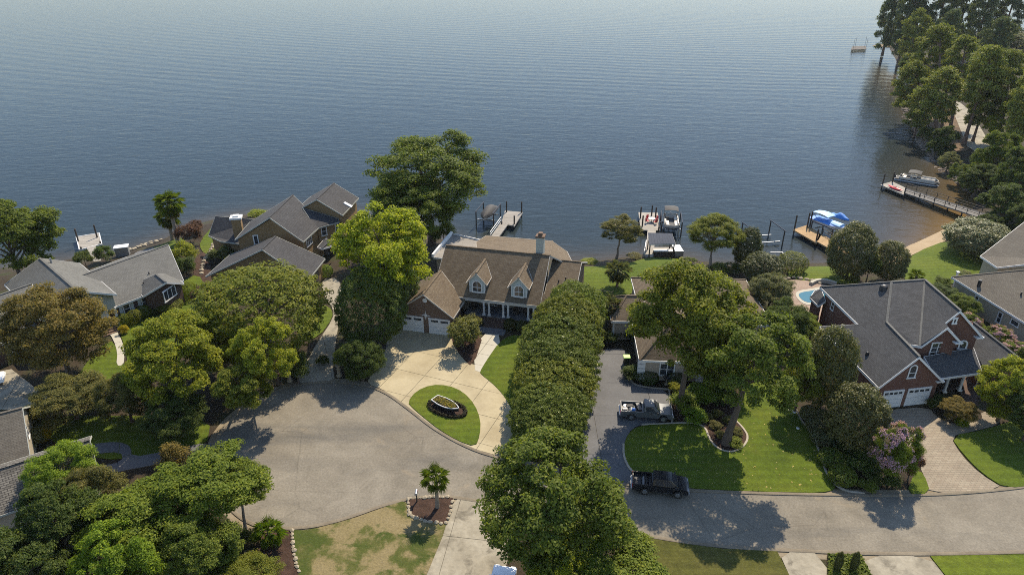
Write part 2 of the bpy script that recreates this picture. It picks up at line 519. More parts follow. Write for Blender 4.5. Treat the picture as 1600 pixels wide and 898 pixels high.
# ------------------------------------------------------------------ shoreline and terrain
SHORE_PIX = [(-120, 440), (-40, 425), (60, 411), (120, 404), (180, 397), (250, 377), (300, 352), (350, 339), (400, 334), (450, 329), (540, 331), (600, 345), (660, 362),
             (710, 384), (780, 398), (850, 404), (893, 408), (940, 408), (985, 401), (1005, 397), (1060, 399), (1090, 408), (1150, 417), (1195, 413), (1230, 411), (1260, 412), (1310, 411),
             (1345, 416), (1385, 404), (1415, 388), (1450, 373), (1480, 358), (1515, 334), (1532, 312), (1505, 288), (1480, 268), (1455, 240), (1432, 205), (1413, 172),
             (1420, 150), (1417, 130), (1405, 108), (1398, 88), (1388, 73)]
SHORE = [P(x, y, WATER) for x, y in SHORE_PIX]
SHORE = [(p.x, p.y) for p in SHORE]
SHORE = [(-400, 70), (-160, 84)] + SHORE + [(196, 372), (240, 392), (330, 400), (900, 420), (900, -120), (-400, -120)]

def chaikin(pts, it=2, closed=True):
    for _ in range(it):
        out = []
        n = len(pts)
        rng = range(n if closed else n - 1)
        if not closed: out.append(pts[0])
        for i in rng:
            a, b = pts[i], pts[(i + 1) % n]
            out.append(tuple(a[k] * .75 + b[k] * .25 for k in range(len(a))))
            out.append(tuple(a[k] * .25 + b[k] * .75 for k in range(len(a))))
        if not closed: out.append(pts[-1])
        pts = out
    return pts
SHORE = chaikin(SHORE, 1)
SH = np.array(SHORE)

def shore_dist(X, Y):
    """signed distance to the waterline, positive on land"""
    X, Y = np.asarray(X, float), np.asarray(Y, float)
    d = np.full(X.shape, 1e9)
    ins = np.zeros(X.shape, bool)
    n = len(SH)
    for i in range(n):
        a, b = SH[i], SH[(i + 1) % n]
        e = b - a
        l2 = max(e @ e, 1e-9)
        t = np.clip(((X - a[0]) * e[0] + (Y - a[1]) * e[1]) / l2, 0, 1)
        d = np.minimum(d, np.hypot(X - a[0] - t * e[0], Y - a[1] - t * e[1]))
        if a[1] != b[1]:
            c = ((a[1] > Y) != (b[1] > Y)) & (X < (b[0] - a[0]) * (Y - a[1]) / (b[1] - a[1]) + a[0])
            ins ^= c
    return np.where(ins, d, -d)

def hgt_from(d):
    s = np.clip(d / 9.0, 0, 1)
    land = WATER + 1.6 * (s * s * (3 - 2 * s)) ** .6 if False else WATER + 1.6 * np.sin(s * math.pi / 2)
    return np.where(d > 0, land, WATER - np.clip(-d * .16, 0, 4))

def terrain(x, y):
    return float(hgt_from(shore_dist(np.array([x]), np.array([y])))[0])

def PT(px, py, dz=0.0):
    z = 0.0
    for _ in range(5):
        p = P(px, py, z)
        z = terrain(p.x, p.y)
    return P(px, py, z + dz)

def grid_mesh(name, xs, ys, zf, mat):
    X, Y = np.meshgrid(xs, ys)
    Z = zf(X, Y)
    nx, ny = len(xs), len(ys)
    me = bpy.data.meshes.new(name)
    me.vertices.add(nx * ny)
    me.vertices.foreach_set("co", np.stack([X, Y, Z], -1).astype(np.float32).ravel())
    i = np.arange(nx * ny).reshape(ny, nx)
    q = np.stack([i[:-1, :-1], i[:-1, 1:], i[1:, 1:], i[1:, :-1]], -1).reshape(-1, 4)
    me.loops.add(q.size)
    me.loops.foreach_set("vertex_index", q.ravel().astype(np.int32))
    me.polygons.add(len(q))
    me.polygons.foreach_set("loop_start", np.arange(0, q.size, 4, dtype=np.int32))
    me.polygons.foreach_set("loop_total", np.full(len(q), 4, dtype=np.int32))
    me.polygons.foreach_set("use_smooth", np.ones(len(q), dtype=bool))
    me.materials.append(mat)
    me.update()
    o = bpy.data.objects.new(name, me)
    COL.objects.link(o)
    return o, X, Y

xs = np.concatenate([[-900, -500, -300], np.arange(-220, 320, 1.8), [360, 420, 520, 900]])
ys = np.concatenate([[-60, -30, 0], np.arange(20, 150, 1.5), np.arange(151, 425, 4.0)])
ground, _, _ = grid_mesh("ground", xs, ys, lambda X, Y: hgt_from(shore_dist(X, Y)), MAT['soil'])
tag(ground, kind='structure')

def water_mat():
    m, t, b = node_mat('lake_water')
    at = nd(t, "ShaderNodeAttribute", attribute_name="shallow")
    g = nd(t, "ShaderNodeNewGeometry")
    def mp(scale, rot=0.0):
        n = nd(t, "ShaderNodeMapping")
        n.inputs["Scale"].default_value = scale
        n.inputs["Rotation"].default_value = (0, 0, rot)
        t.links.new(g.outputs["Position"], n.inputs[0])
        return n.outputs[0]
    n1 = noise(t, mp((.26, .62, 1), .10), 1.0, 4, .6, .4)
    n2 = noise(t, mp((.55, 1.3, 1), -.06), 1.0, 3, .6, .2)
    n3 = noise(t, mp((.02, .035, 1), .2), 1.0, 3, .5)
    # long wake ridges running across the far right of the lake
    wv = nd(t, "ShaderNodeTexWave", wave_type='RINGS', rings_direction='Z', i_Scale=.045, i_Distortion=3.5, i_Detail=3.0, i_Detail_Scale=.9)
    mw = nd(t, "ShaderNodeMapping")
    mw.inputs["Location"].default_value = (-150, -640, 0)
    mw.inputs["Scale"].default_value = (.62, 1, 0)
    t.links.new(g.outputs["Position"], mw.inputs[0])
    t.links.new(mw.outputs[0], wv.inputs["Vector"])
    def add(a, b_, k):
        x = nd(t, "ShaderNodeMath", operation='MULTIPLY_ADD')
        t.links.new(b_, x.inputs[0])
        x.inputs[1].default_value = k
        t.links.new(a, x.inputs[2])
        return x.outputs[0]
    h = add(n1, n2, .30)
    sx = nd(t, "ShaderNodeSeparateXYZ")
    t.links.new(g.outputs["Position"], sx.inputs[0])
    mk = nd(t, "ShaderNodeMath", operation='MULTIPLY')
    mk.inputs[1].default_value = 1 / 600
    t.links.new(sx.outputs[1], mk.inputs[0])
    wm = nd(t, "ShaderNodeMath", operation='MULTIPLY')
    t.links.new(ramp(t, mk.outputs[0], [(.28, 0), (.42, 1), (.62, 1), (.9, .2)]), wm.inputs[0])
    t.links.new(wv.outputs[1], wm.inputs[1])
    h = add(h, wm.outputs[0], .42)
    h = add(h, noise(t, mp((.07, .2, 1), .16), 1.0, 3, .55, .6), .35)
    bp = nd(t, "ShaderNodeBump", i_Strength=.27, i_Distance=.40)
    t.links.new(h, bp.inputs["Height"])
    deep = mixc(t, n3, (.016, .024, .027), (.020, .029, .031))
    c = mixc(t, at.outputs["Fac"], deep, (.14, .088, .034))
    t.nodes.remove(b)
    df = nd(t, "ShaderNodeBsdfDiffuse")
    gl = nd(t, "ShaderNodeBsdfAnisotropic") if False else nd(t, "ShaderNodeBsdfGlossy")
    gl.inputs["Roughness"].default_value = .11
    gl.inputs["Color"].default_value = (.385, .395, .415, 1)
    fr = nd(t, "ShaderNodeFresnel", i_IOR=1.33)
    mx = nd(t, "ShaderNodeMixShader")
    t.links.new(c, df.inputs[0])
    for n_ in (df, gl, fr):
        t.links.new(bp.outputs[0], n_.inputs["Normal"])
    t.links.new(fr.outputs[0], mx.inputs[0])
    t.links.new(df.outputs[0], mx.inputs[1])
    t.links.new(gl.outputs[0], mx.inputs[2])
    t.links.new(mx.outputs[0], t.nodes["Material Output"].inputs[0])
    return m
wx = np.concatenate([[-1600, -900, -400], np.arange(-220, 310, 3.0), [400, 900, 1600]])
wy = np.concatenate([np.arange(60, 240, 3.0), np.arange(245, 420, 8.0), [470, 600, 900, 1600, 2600]])
water, WX, WY = grid_mesh("water", wx, wy, lambda X, Y: np.full(X.shape, WATER), water_mat())
tag(water, kind='structure')
_d = np.clip(-shore_dist(WX, WY), 0, 400)
cove = P(1475, 325, WATER)
_c = np.exp(-(((WX - cove.x) / 20) ** 2 + ((WY - cove.y) / 26) ** 2))
_c2 = np.exp(-(((WX - P(1400, 130, WATER).x) / 14) ** 2 + ((WY - P(1400, 130, WATER).y) / 80) ** 2))
sh = np.clip(np.exp(-_d / 3.0) * .35 + np.exp(-_d / 8.0) * _c * .95 + np.exp(-_d / 9.0) * _c2 * .5, 0, 1)
a = water.data.attributes.new("shallow", 'FLOAT', 'POINT')
a.data.foreach_set("value", sh.astype(np.float32).ravel())

# ------------------------------------------------------------------ ground sheets, kerbs, edgings
def sheet(name, pix, z, mat, smooth=2, drape=False, world=None, step=1.6):
    pts = [tuple(PT(x, y)[:2]) for x, y in pix] if world is None else world
    if smooth:
        pts = chaikin(pts, smooth)
    if not drape:
        o = MB().prism(pts, -.02, z).build(name, mat)
    else:
        bm = bmesh.new()
        vs = [bm.verts.new((p[0], p[1], 0)) for p in pts]
        f = bm.faces.new(vs)
        bm.normal_update()
        if f.normal.z < 0:
            f.normal_flip()
        bmesh.ops.triangulate(bm, faces=bm.faces[:])
        for _ in range(6):
            es = [e for e in bm.edges if e.calc_length() > step]
            if not es: break
            bmesh.ops.subdivide_edges(bm, edges=es, cuts=1)
            bmesh.ops.triangulate(bm, faces=[f for f in bm.faces if len(f.verts) > 3])
        co = np.array([v.co[:2] for v in bm.verts])
        hz = hgt_from(shore_dist(co[:, 0], co[:, 1]))
        for v, h in zip(bm.verts, hz):
            v.co.z = h + z
        bmesh.ops.recalc_face_normals(bm, faces=bm.faces[:])
        if sum(f.normal.z for f in bm.faces) < 0:
            bmesh.ops.reverse_faces(bm, faces=bm.faces[:])
        me = bpy.data.meshes.new(name)
        bm.to_mesh(me)
        bm.free()
        me.materials.append(mat)
        uvbox(me)
        o = bpy.data.objects.new(name, me)
        COL.objects.link(o)
    tag(o, kind='structure')
    return o

def offset_line(pts, d, closed):
    n = len(pts)
    out = []
    for i in range(n):
        a = pts[(i - 1) % n] if (closed or i > 0) else pts[i]
        c = pts[(i + 1) % n] if (closed or i < n - 1) else pts[i]
        t = Vector((c[0] - a[0], c[1] - a[1])).normalized()
        out.append((pts[i][0] + t.y * d, pts[i][1] - t.x * d))
    return out

def strip(mb, pts, w, z0, z1, closed=False):
    """a low kerb of width w along a polyline"""
    A, B = offset_line(pts, -w / 2, closed), offset_line(pts, w / 2, closed)
    n = len(pts)
    rings = [[(a[0], a[1], z0), (a[0], a[1], z1 - .02), (a[0] * .75 + b[0] * .25, a[1] * .75 + b[1] * .25, z1), (a[0] * .25 + b[0] * .75, a[1] * .25 + b[1] * .75, z1), (b[0], b[1], z1 - .02), (b[0], b[1], z0)] for a, b in zip(A, B)]
    if closed:
        rings.append(rings[0])
    mb.loft(rings, cap=not closed)

ROAD_N = [(470, 599), (520, 596), (560, 599), (600, 611), (640, 640), (680, 672), (735, 702), (785, 717), (850, 735), (920, 749), (1000, 760), (1065, 766), (1195, 771), (1310, 773), (1450, 774), (1560, 766), (1640, 755), (1760, 735)]
ROAD_S = [(1760, 850), (1640, 862), (1400, 867), (1230, 860), (1130, 855), (1040, 843), (950, 825), (870, 805), (780, 789), (735, 781), (700, 776), (655, 776), (600, 789), (540, 811), (482, 825), (420, 826)]
ROAD_W = [(382, 815), (350, 785), (330, 742), (331, 700), (350, 665), (385, 634), (425, 611)]
road_pts = chaikin([tuple(P(x, y)[:2]) for x, y in ROAD_N + ROAD_S + ROAD_W], 2)
sheet("road", None, .012, MAT['asphalt'], 0, world=road_pts)
kb = MB()
strip(kb, road_pts, .34, -.02, .10, True)
gb_ = MB()
strip(gb_, offset_line(road_pts, .42, True) if False else offset_line(road_pts, -.42, True), .62, -.02, .02, True)
tag(gb_.build("gutter", MAT['gutter']), kind='structure')
tag(kb.build("kerb", MAT['kerb'], smooth=False), kind='structure')

def clip_cell(poly, a, b):
    """keep the side of the line a->b that lies to its left"""
    out = []
    n = len(poly)
    nx, ny = -(b[1] - a[1]), b[0] - a[0]
    f = lambda p: (p[0] - a[0]) * nx + (p[1] - a[1]) * ny
    for i in range(n):
        p, q = poly[i], poly[(i + 1) % n]
        fp, fq = f(p), f(q)
        if fp >= 0: out.append(p)
        if (fp > 0) != (fq > 0) and fp != fq:
            t = fp / (fp - fq)
            out.append((p[0] + (q[0] - p[0]) * t, p[1] + (q[1] - p[1]) * t))
    return out

def slabs(name, pix, z, mat, ang, size, orig, smooth=1, gap=.045, zb=.02):
    """a drive of separate concrete slabs, each a child of the dark joint bed"""
    pts = [tuple(P(x, y)[:2]) for x, y in pix]
    if smooth: pts = chaikin(pts, smooth)
    bed = MB().prism(pts, -.02, zb).build(name, MAT['joint'])
    tag(bed, kind='structure')
    cs, sn = math.cos(ang), math.sin(ang)
    U, V = (cs, sn), (-sn, cs)
    ox, oy = orig
    uu = [(p[0] - ox) * U[0] + (p[1] - oy) * U[1] for p in pts]
    vv = [(p[0] - ox) * V[0] + (p[1] - oy) * V[1] for p in pts]
    for i in range(math.floor(min(uu) / size[0]), math.floor(max(uu) / size[0]) + 1):
        for j in range(math.floor(min(vv) / size[1]), math.floor(max(vv) / size[1]) + 1):
            u0, u1, v0, v1 = i * size[0] + gap / 2, (i + 1) * size[0] - gap / 2, j * size[1] + gap / 2, (j + 1) * size[1] - gap / 2
            c = [(ox + u * U[0] + v * V[0], oy + u * U[1] + v * V[1]) for u, v in ((u0, v0), (u1, v0), (u1, v1), (u0, v1))]
            q = pts
            for k in range(4):
                q = clip_cell(q, c[k], c[(k + 1) % 4])
                if len(q) < 3: break
            if len(q) < 3: continue
            q2 = [q[0]]
            for p in q[1:]:
                if math.hypot(p[0] - q2[-1][0], p[1] - q2[-1][1]) > .01: q2.append(p)
            ar = abs(sum(q2[k][0] * q2[(k + 1) % len(q2)][1] - q2[(k + 1) % len(q2)][0] * q2[k][1] for k in range(len(q2)))) / 2
            if len(q2) < 3 or ar < .25: continue
            MB().prism(q2, 0, z + random.uniform(-.006, .006)).build("slab", mat, bed)
    return bed

# centre house: concrete turning drive, walk, lawns and the island
slabs("driveway", [(606, 528), (625, 513), (668, 518), (706, 524), (722, 548), (737, 574), (760, 560), (790, 592), (803, 625), (808, 655), (806, 690), (785, 714), (735, 700), (680, 670), (640, 638), (600, 609), (572, 599), (582, 585), (600, 556)],
      .07, MAT['concrete'], math.radians(-22), (3.6, 4.2), (-10, 66))
slabs("walkway", [(752, 519), (788, 521), (758, 585), (737, 577)], .085, MAT['walk'], math.radians(-20), (6.0, 2.3), (-2.4, 75))
sheet("lawn", [(789, 522), (830, 528), (838, 600), (818, 650), (806, 658), (800, 640), (785, 615), (768, 598), (752, 586), (749, 580)], .11, MAT['lawn'], 2)
sheet("island_lawn", [(637, 629), (650, 612), (674, 602), (700, 603), (724, 613), (742, 633), (751, 657), (750, 680), (743, 699), (715, 689), (685, 671), (660, 651), (645, 638)], .13, MAT['lawn'], 1)
sheet("mulch_bed", [(704, 512), (757, 519), (739, 575), (722, 560), (706, 535)], .10, MAT['mulch'], 1)
# right-centre house: grey concrete drive, lawn, beds
slabs("driveway", [(934, 546), (985, 545), (983, 592), (992, 604), (1048, 609), (1050, 656), (1010, 662), (988, 668), (975, 690), (973, 716), (992, 750), (985, 757), (940, 750), (902, 741), (896, 715), (915, 650), (926, 590)],
      .07, MAT['grey_concrete'], 0.0, (6.4, 6.0), (8.6, 58.6))
LAWN_D = [(974, 694), (986, 671), (1012, 664), (1050, 663), (1085, 661), (1102, 668), (1107, 684), (1118, 700), (1140, 708), (1160, 701), (1170, 684), (1160, 668), (1146, 655), (1146, 645), (1160, 632), (1150, 590), (1235, 590), (1238, 628), (1250, 655), (1270, 680), (1283, 715), (1292, 745), (1312, 771), (1195, 769), (1070, 763), (1015, 752), (984, 735), (974, 714)]
sheet("lawn", LAWN_D, .11, MAT['lawn'], 2)
sheet("mulch_bed", [(1050, 600), (1150, 600), (1158, 634), (1146, 645), (1146, 655), (1160, 668), (1170, 684), (1160, 700), (1140, 707), (1118, 699), (1107, 684), (1102, 668), (1085, 661), (1052, 660)], .09, MAT['mulch'], 2)
eb = MB()
for line in ([(1002, 664), (1050, 662), (1085, 661), (1102, 668), (1107, 684), (1118, 700), (1140, 708), (1160, 701), (1170, 684), (1160, 668), (1146, 655), (1146, 645), (1160, 632)],
             [(1240, 590), (1238, 628), (1250, 655), (1270, 680), (1283, 715), (1292, 745), (1318, 768), (1350, 771)],
             [(974, 694), (974, 714), (984, 735), (1005, 750)],
             [(984, 580), (984, 594), (994, 604), (1050, 610), (1085, 608)],
             [(1046, 609), (1047, 640), (1050, 661)]):
    strip(eb, chaikin([tuple(P(x, y)[:2]) for x, y in line], 2, False), .2, -.02, .17)
tag(eb.build("bed_edging", MAT['edging']), kind='structure')
# red brick house: clay paver drive, walk, lawns
sheet("paver_driveway", [(1383, 641), (1452, 636), (1462, 652), (1490, 664), (1535, 658), (1532, 642), (1560, 648), (1562, 664), (1520, 674), (1484, 682), (1502, 712), (1530, 740), (1572, 766), (1452, 774), (1443, 740), (1420, 700), (1395, 660)], .085, MAT['paver'], 1)
sheet("lawn", [(1484, 682), (1540, 672), (1590, 655), (1680, 640), (1720, 740), (1625, 757), (1572, 764), (1535, 741), (1506, 712)], .12, MAT['lawn_fresh'], 1)
sheet("lawn", [(1430, 735), (1443, 740), (1454, 772), (1415, 773)], .11, MAT['lawn_fresh'], 1)
# near side of the street
sheet("dry_lawn", [(452, 829), (482, 829), (545, 813), (600, 793), (638, 781), (642, 808), (690, 820), (700, 818), (664, 905), (640, 960), (440, 960)], .11, MAT['lawn_dry'], 1)
sheet("mulch_bed", [(637, 781), (708, 779), (704, 800), (696, 819), (665, 814), (640, 807)], .13, MAT['mulch'], 0)
sheet("mulch_bed", [(405, 830), (455, 829), (460, 865), (468, 905), (475, 960), (380, 960)], .12, MAT['mulch'], 0)
slabs("driveway", [(709, 778), (738, 783), (790, 792), (800, 850), (770, 960), (640, 960), (664, 905), (696, 822)], .07, MAT['old_concrete'], math.radians(-8), (6.5, 5.0), (-4.5, 47.2))
sheet("lawn", [(1010, 840), (1040, 846), (1130, 858), (1214, 862), (1236, 905), (1250, 960), (980, 960)], .11, MAT['lawn_olive'], 0)
slabs("driveway", [(1216, 861), (1292, 865), (1290, 960), (1250, 960), (1236, 905)], .07, MAT['old_concrete'], 0.05, (7.0, 6.0), (20, 41.5))
sheet("planting_bed", [(1292, 866), (1346, 868), (1360, 905), (1375, 960), (1290, 960)], .10, MAT['soil'], 0)
slabs("driveway", [(1347, 868), (1452, 869), (1480, 905), (1510, 960), (1378, 960), (1362, 905)], .07, MAT['old_concrete'], 0.05, (7.0, 6.0), (28, 41.6))
sheet("lawn", [(1453, 869), (1640, 866), (1760, 856), (1760, 960), (1512, 960), (1481, 905)], .11, MAT['lawn_fresh'], 0)
# left: drive of the tan house, front lawns and paths
slabs("driveway", [(500, 437), (531, 434), (534, 470), (530, 500), (524, 540), (520, 575), (524, 597), (470, 600), (462, 590), (482, 560), (496, 535), (520, 500), (521, 482), (508, 466)], .07, MAT['old_concrete'], math.radians(20), (5.0, 5.0), (-25, 78), zb=.03)
sheet("lawn", [(505, 476), (519, 484), (520, 497), (498, 528), (470, 532), (460, 500)], .11, MAT['lawn_fresh'], 1)
sheet("lawn", [(115, 600), (140, 560), (172, 530), (184, 545), (182, 570), (200, 570), (196, 545), (186, 517), (240, 490), (285, 470), (320, 470), (300, 540), (250, 600)], .09, MAT['lawn'], 1)
slabs("walkway", [(168, 517), (181, 514), (192, 535), (195, 552), (193, 572), (182, 572), (184, 552), (178, 532)], .11, MAT['walk'], .5, (8.0, 3.0), (-42, 70))
sheet("lawn", [(282, 440), (310, 428), (322, 450), (300, 465), (284, 462)], .09, MAT['lawn_fresh'], 1, drape=True)
sheet("lawn", [(75, 690), (60, 650), (250, 650), (330, 655), (322, 700), (240, 712), (150, 720)], .08, MAT['lawn'], 1)
slabs("walkway", [(140, 695), (185, 690), (205, 698), (206, 715), (258, 706), (330, 690), (332, 706), (240, 727), (160, 742), (150, 730), (192, 722), (190, 706), (145, 710)], .10, MAT['grey_concrete'], .4, (4.0, 3.5), (-38, 52))
slabs("driveway", [(-40, 588), (18, 577), (45, 598), (75, 622), (66, 640), (-40, 640)], .07, MAT['old_concrete'], .3, (5, 5), (-55, 62), smooth=0)
# lake side lawns, draped over the bank
sheet("lawn", [(140, 424), (180, 415), (258, 380), (290, 370), (285, 386), (240, 400), (180, 428), (150, 432)], .10, MAT['lawn_fresh'], 1, drape=True)
sheet("lawn", [(312, 378), (335, 352), (350, 372), (344, 396), (326, 400), (314, 392)], .10, MAT['lawn'], 1, drape=True)
sheet("lawn", [(894, 417), (940, 417), (985, 411), (1008, 404), (1040, 403), (1072, 409), (1092, 425), (1090, 450), (1000, 452), (965, 470), (930, 480), (894, 470), (893, 440)], .10, MAT['lawn_fresh'], 1, drape=True)
sheet("lawn", [(1225, 430), (1250, 417), (1310, 416), (1335, 430), (1340, 446), (1290, 442), (1250, 440)], .10, MAT['lawn_fresh'], 1, drape=True)
sheet("lawn", [(1400, 420), (1428, 396), (1484, 374), (1530, 395), (1560, 420), (1500, 445), (1420, 447)], .10, MAT['lawn_fresh'], 1, drape=True)
sheet("beach", [(1385, 410), (1415, 385), (1450, 369), (1482, 355), (1492, 371), (1428, 396), (1395, 416)], .05, MAT['sand'], 1, drape=True, step=1.2)
sheet("patio", [(1212, 441), (1250, 437), (1288, 446), (1310, 452), (1300, 505), (1255, 503), (1225, 480)], .12, MAT['patio'], 1)
sheet("swimming_pool_coping", [(1241, 463), (1246, 455), (1270, 452), (1290, 447), (1302, 452), (1298, 470), (1280, 477), (1256, 478)], .16, MAT['walk'], 2)
pool = sheet("pool_water", [(1246, 463), (1251, 458), (1270, 455.5), (1290, 450), (1298, 454), (1294, 468), (1279, 474), (1258, 474.5)], .18, MAT['pool_water'], 2)
sheet("sand_path", [(1483, 160), (1504, 160), (1538, 208), (1550, 238), (1514, 238), (1501, 205)], .12, MAT['old_concrete'], 1, drape=True, step=4)
sheet("straw_ground", [(1432, 165), (1470, 150), (1500, 185), (1520, 235), (1490, 240), (1455, 205)], .07, MAT['straw'], 1, drape=True, step=4)
sheet("gravel_court", [(195, 412), (215, 394), (240, 388), (246, 398), (215, 416)], .14, MAT['grey_concrete'], 0, drape=True)
sheet("straw_ground", [(306, 400), (322, 392), (336, 440), (320, 450), (300, 430)], .08, MAT['mulch'], 1, drape=True)

# ------------------------------------------------------------------ houses
class House:
    def __init__(s, name, base, label, cat="house", group=None):
        s.root = empty(name, base, label, cat, group)
        s.v, s.f = [], []
        s.bvh = None
    def keep(s, mb):
        b = len(s.v)
        s.v += [Vector(v) for v in mb.v]
        s.f += [tuple(b + i for i in f) for f in mb.f]
        s.bvh = None
    def boundary(s, polys):
        cnt = {}
        key = lambda p: tuple(round(c, 2) for c in p)
        for p in polys:
            for i in range(len(p)):
                e = frozenset((key(p[i]), key(p[(i + 1) % len(p)])))
                cnt[e] = cnt.get(e, 0) + 1
        return lambda a, b: cnt.get(frozenset((key(a), key(b))), 0) < 2
    def roof(s, polys, mat, t=.22, fascia=True, name="roof", trim='trim', fh=.26, ridge=None):
        polys = [[Vector(p) for p in q] for q in polys]
        mb = MB()
        for q in polys:
            mb.slab(q, t)
        s.keep(mb)
        r = mb.build(name, MAT[mat], s.root)
        seen = set()
        isb0 = s.boundary(polys)
        for q in polys:
            for i in range(len(q)):
                a, b = q[i], q[(i + 1) % len(q)]
                kk = frozenset((tuple(round(v, 2) for v in a), tuple(round(v, 2) for v in b)))
                if isb0(a, b) or kk in seen or (b - a).length < 1.2: continue
                seen.add(kk)
                MB().beam(a + Vector((0, 0, .02)), b + Vector((0, 0, .02)), .26, .07).build("ridge_cap", MAT[ridge or mat], s.root)
        if fascia:
            isb = s.boundary(polys)
            fb = MB()
            for q in polys:
                n = len(q)
                ccw = sum(q[i].x * q[(i + 1) % n].y - q[(i + 1) % n].x * q[i].y for i in range(n)) > 0
                for i in range(n):
                    a, b = q[i], q[(i + 1) % n]
                    if not isb(a, b): continue
                    d = Vector((b.x - a.x, b.y - a.y, 0)).normalized()
                    o = Vector((d.y, -d.x, 0)) * (1 if ccw else -1) * .045
                    e = d * .02
                    vs = [a - e + Vector((0, 0, .015)), b + e + Vector((0, 0, .015)), b + e + o + Vector((0, 0, .015)), a - e + o + Vector((0, 0, .015))]
                    vs += [v - Vector((0, 0, fh)) for v in vs]
                    if ccw: fb.add(vs, [(3, 2, 1, 0), (4, 5, 6, 7), (0, 1, 5, 4), (1, 2, 6, 5), (2, 3, 7, 6), (3, 0, 4, 7)])
                    else: fb.add(vs, [(0, 1, 2, 3), (7, 6, 5, 4), (4, 5, 1, 0), (5, 6, 2, 1), (6, 7, 3, 2), (7, 4, 0, 3)])
            fb.build("fascia", MAT[trim], s.root)
        return r
    def walls(s, polys, mat, inset=.38, z0=0.0, name="wall", drop=.2):
        polys = [[Vector(p) for p in q] for q in polys]
        isb = s.boundary(polys)
        mb = MB()
        for q in polys:
            n = len(q)
            if sum(q[i].x * q[(i + 1) % n].y - q[(i + 1) % n].x * q[i].y for i in range(n)) < 0:
                q = q[::-1]
            # plane fit z = ax + by + c
            A = np.array([[p.x - q[0].x, p.y - q[0].y, 1] for p in q])
            co = np.linalg.lstsq(A, np.array([p.z for p in q]), rcond=None)[0]
            drp = drop + float(np.abs(A @ co - np.array([p.z for p in q])).max()) * 1.15
            lines = []
            for i in range(n):
                a, b = q[i], q[(i + 1) % n]
                d = Vector((b.x - a.x, b.y - a.y)).normalized()
                nrm = Vector((-d.y, d.x))
                off = inset if isb(a, b) else -.02
                lines.append((Vector((a.x, a.y)) + nrm * off, d))
            out = []
            for i in range(n):
                p1, d1 = lines[i - 1]
                p2, d2 = lines[i]
                den = d1.x * d2.y - d1.y * d2.x
                if abs(den) < .08:
                    x = p2
                else:
                    t = ((p2.x - p1.x) * d2.y - (p2.y - p1.y) * d2.x) / den
                    x = p1 + d1 * t
                out.append(Vector((x.x, x.y, co[0] * (x.x - q[0].x) + co[1] * (x.y - q[0].y) + co[2] - drp)))
            mb.slab(out, 1, bottom=z0)
        s.keep(mb)
        return mb.build(name, MAT[mat], s.root)
    def hit(s, px, py):
        if s.bvh is None:
            s.bvh = BVHTree.FromPolygons(s.v, s.f)
        loc, nor, _, _ = s.bvh.ray_cast(Vector((0, 0, CAMH)), ray(px, py).normalized())
        if loc is None:
            return P(px, py, 1.5), Vector((0, -1, 0))
        if nor.dot(ray(px, py)) > 0: nor = -nor
        return loc, nor
    def at_wall(s, px, py):
        loc, n = s.hit(px, py)
        h = Vector((n.x, n.y, 0))
        h = h.normalized() if h.length > .3 else Vector((0, -1, 0))
        return loc, h, Vector((0, 0, 1)).cross(h).normalized()
    def window(s, px, py, w, h, cols=1, rows=2, arch=False, name="window", frame='trim', border=.11, pane='glass', shutters=None, label=None, at=None):
        loc, n, r = at or s.at_wall(px, py)
        up = Vector((0, 0, 1))
        fr, pn = MB(), MB()
        def bar(x0, x1, y0, y1, d):
            vs = [loc + r * x + up * y + n * z for z in (-.05, d) for x, y in ((x0, y0), (x1, y0), (x1, y1), (x0, y1))]
            fr.add(vs, [(3, 2, 1, 0), (4, 5, 6, 7), (0, 1, 5, 4), (1, 2, 6, 5), (2, 3, 7, 6), (3, 0, 4, 7)])
        x, y, b = w / 2, h / 2, border
        bar(-x, -x + b, -y, y, .08); bar(x - b, x, -y, y, .08)
        bar(-x - .06, x + .06, -y - b, -y, .12)
        if not arch:
            bar(-x - .03, x + .03, y, y + b, .09)
        for i in range(1, cols): bar(-x + w * i / cols - .045, -x + w * i / cols + .045, -y, y, .065)
        for i in range(1, rows): bar(-x, x, -y + h * i / rows - .03, -y + h * i / rows + .03, .06)
        outline = [(-x, -y), (x, -y), (x, y)]
        if arch:
            k = 10
            inner = [(x * math.cos(math.pi * i / k), y + x * math.sin(math.pi * i / k)) for i in range(k + 1)]
            for i in range(k):
                (a0, b0), (a1, b1) = inner[i], inner[i + 1]
                s0 = (x - b) / x
                q = [(a0, b0), (a1, b1), (a1 * s0, y + (b1 - y) * s0), (a0 * s0, y + (b0 - y) * s0)]
                vs = [loc + r * c + up * d + n * z for z in (-.05, .08) for c, d in q]
                fr.add(vs, [(0, 1, 2, 3), (7, 6, 5, 4), (4, 5, 1, 0), (5, 6, 2, 1), (6, 7, 3, 2), (7, 4, 0, 3)])
            outline += inner[1:-1]
        outline += [(-x, y)]
        nn = len(outline)
        vs = [loc + r * a_ + up * b_ + n * z for z in (-.05, .03) for a_, b_ in outline]
        pn.add(vs, [tuple(range(nn))[::-1], tuple(nn + i for i in range(nn))] + [(i, (i + 1) % nn, (i + 1) % nn + nn, i + nn) for i in range(nn)])
        wo = fr.build(name, MAT[frame], s.root)
        if label: wo["label"] = label
        pn.build("pane", MAT[pane], s.root).parent = wo
        if shutters:
            for sg in (-1, 1):
                sb = MB()
                c = loc + r * sg * (x + .26)
                vs = [c + r * a_ + up * b_ + n * z for z in (-.04, .07) for a_, b_ in ((-.2, -y), (.2, -y), (.2, y), (-.2, y))]
                sb.add(vs, [(3, 2, 1, 0), (4, 5, 6, 7), (0, 1, 5, 4), (1, 2, 6, 5), (2, 3, 7, 6), (3, 0, 4, 7)])
                sb.build("shutter", MAT[shutters], s.root)
        return wo
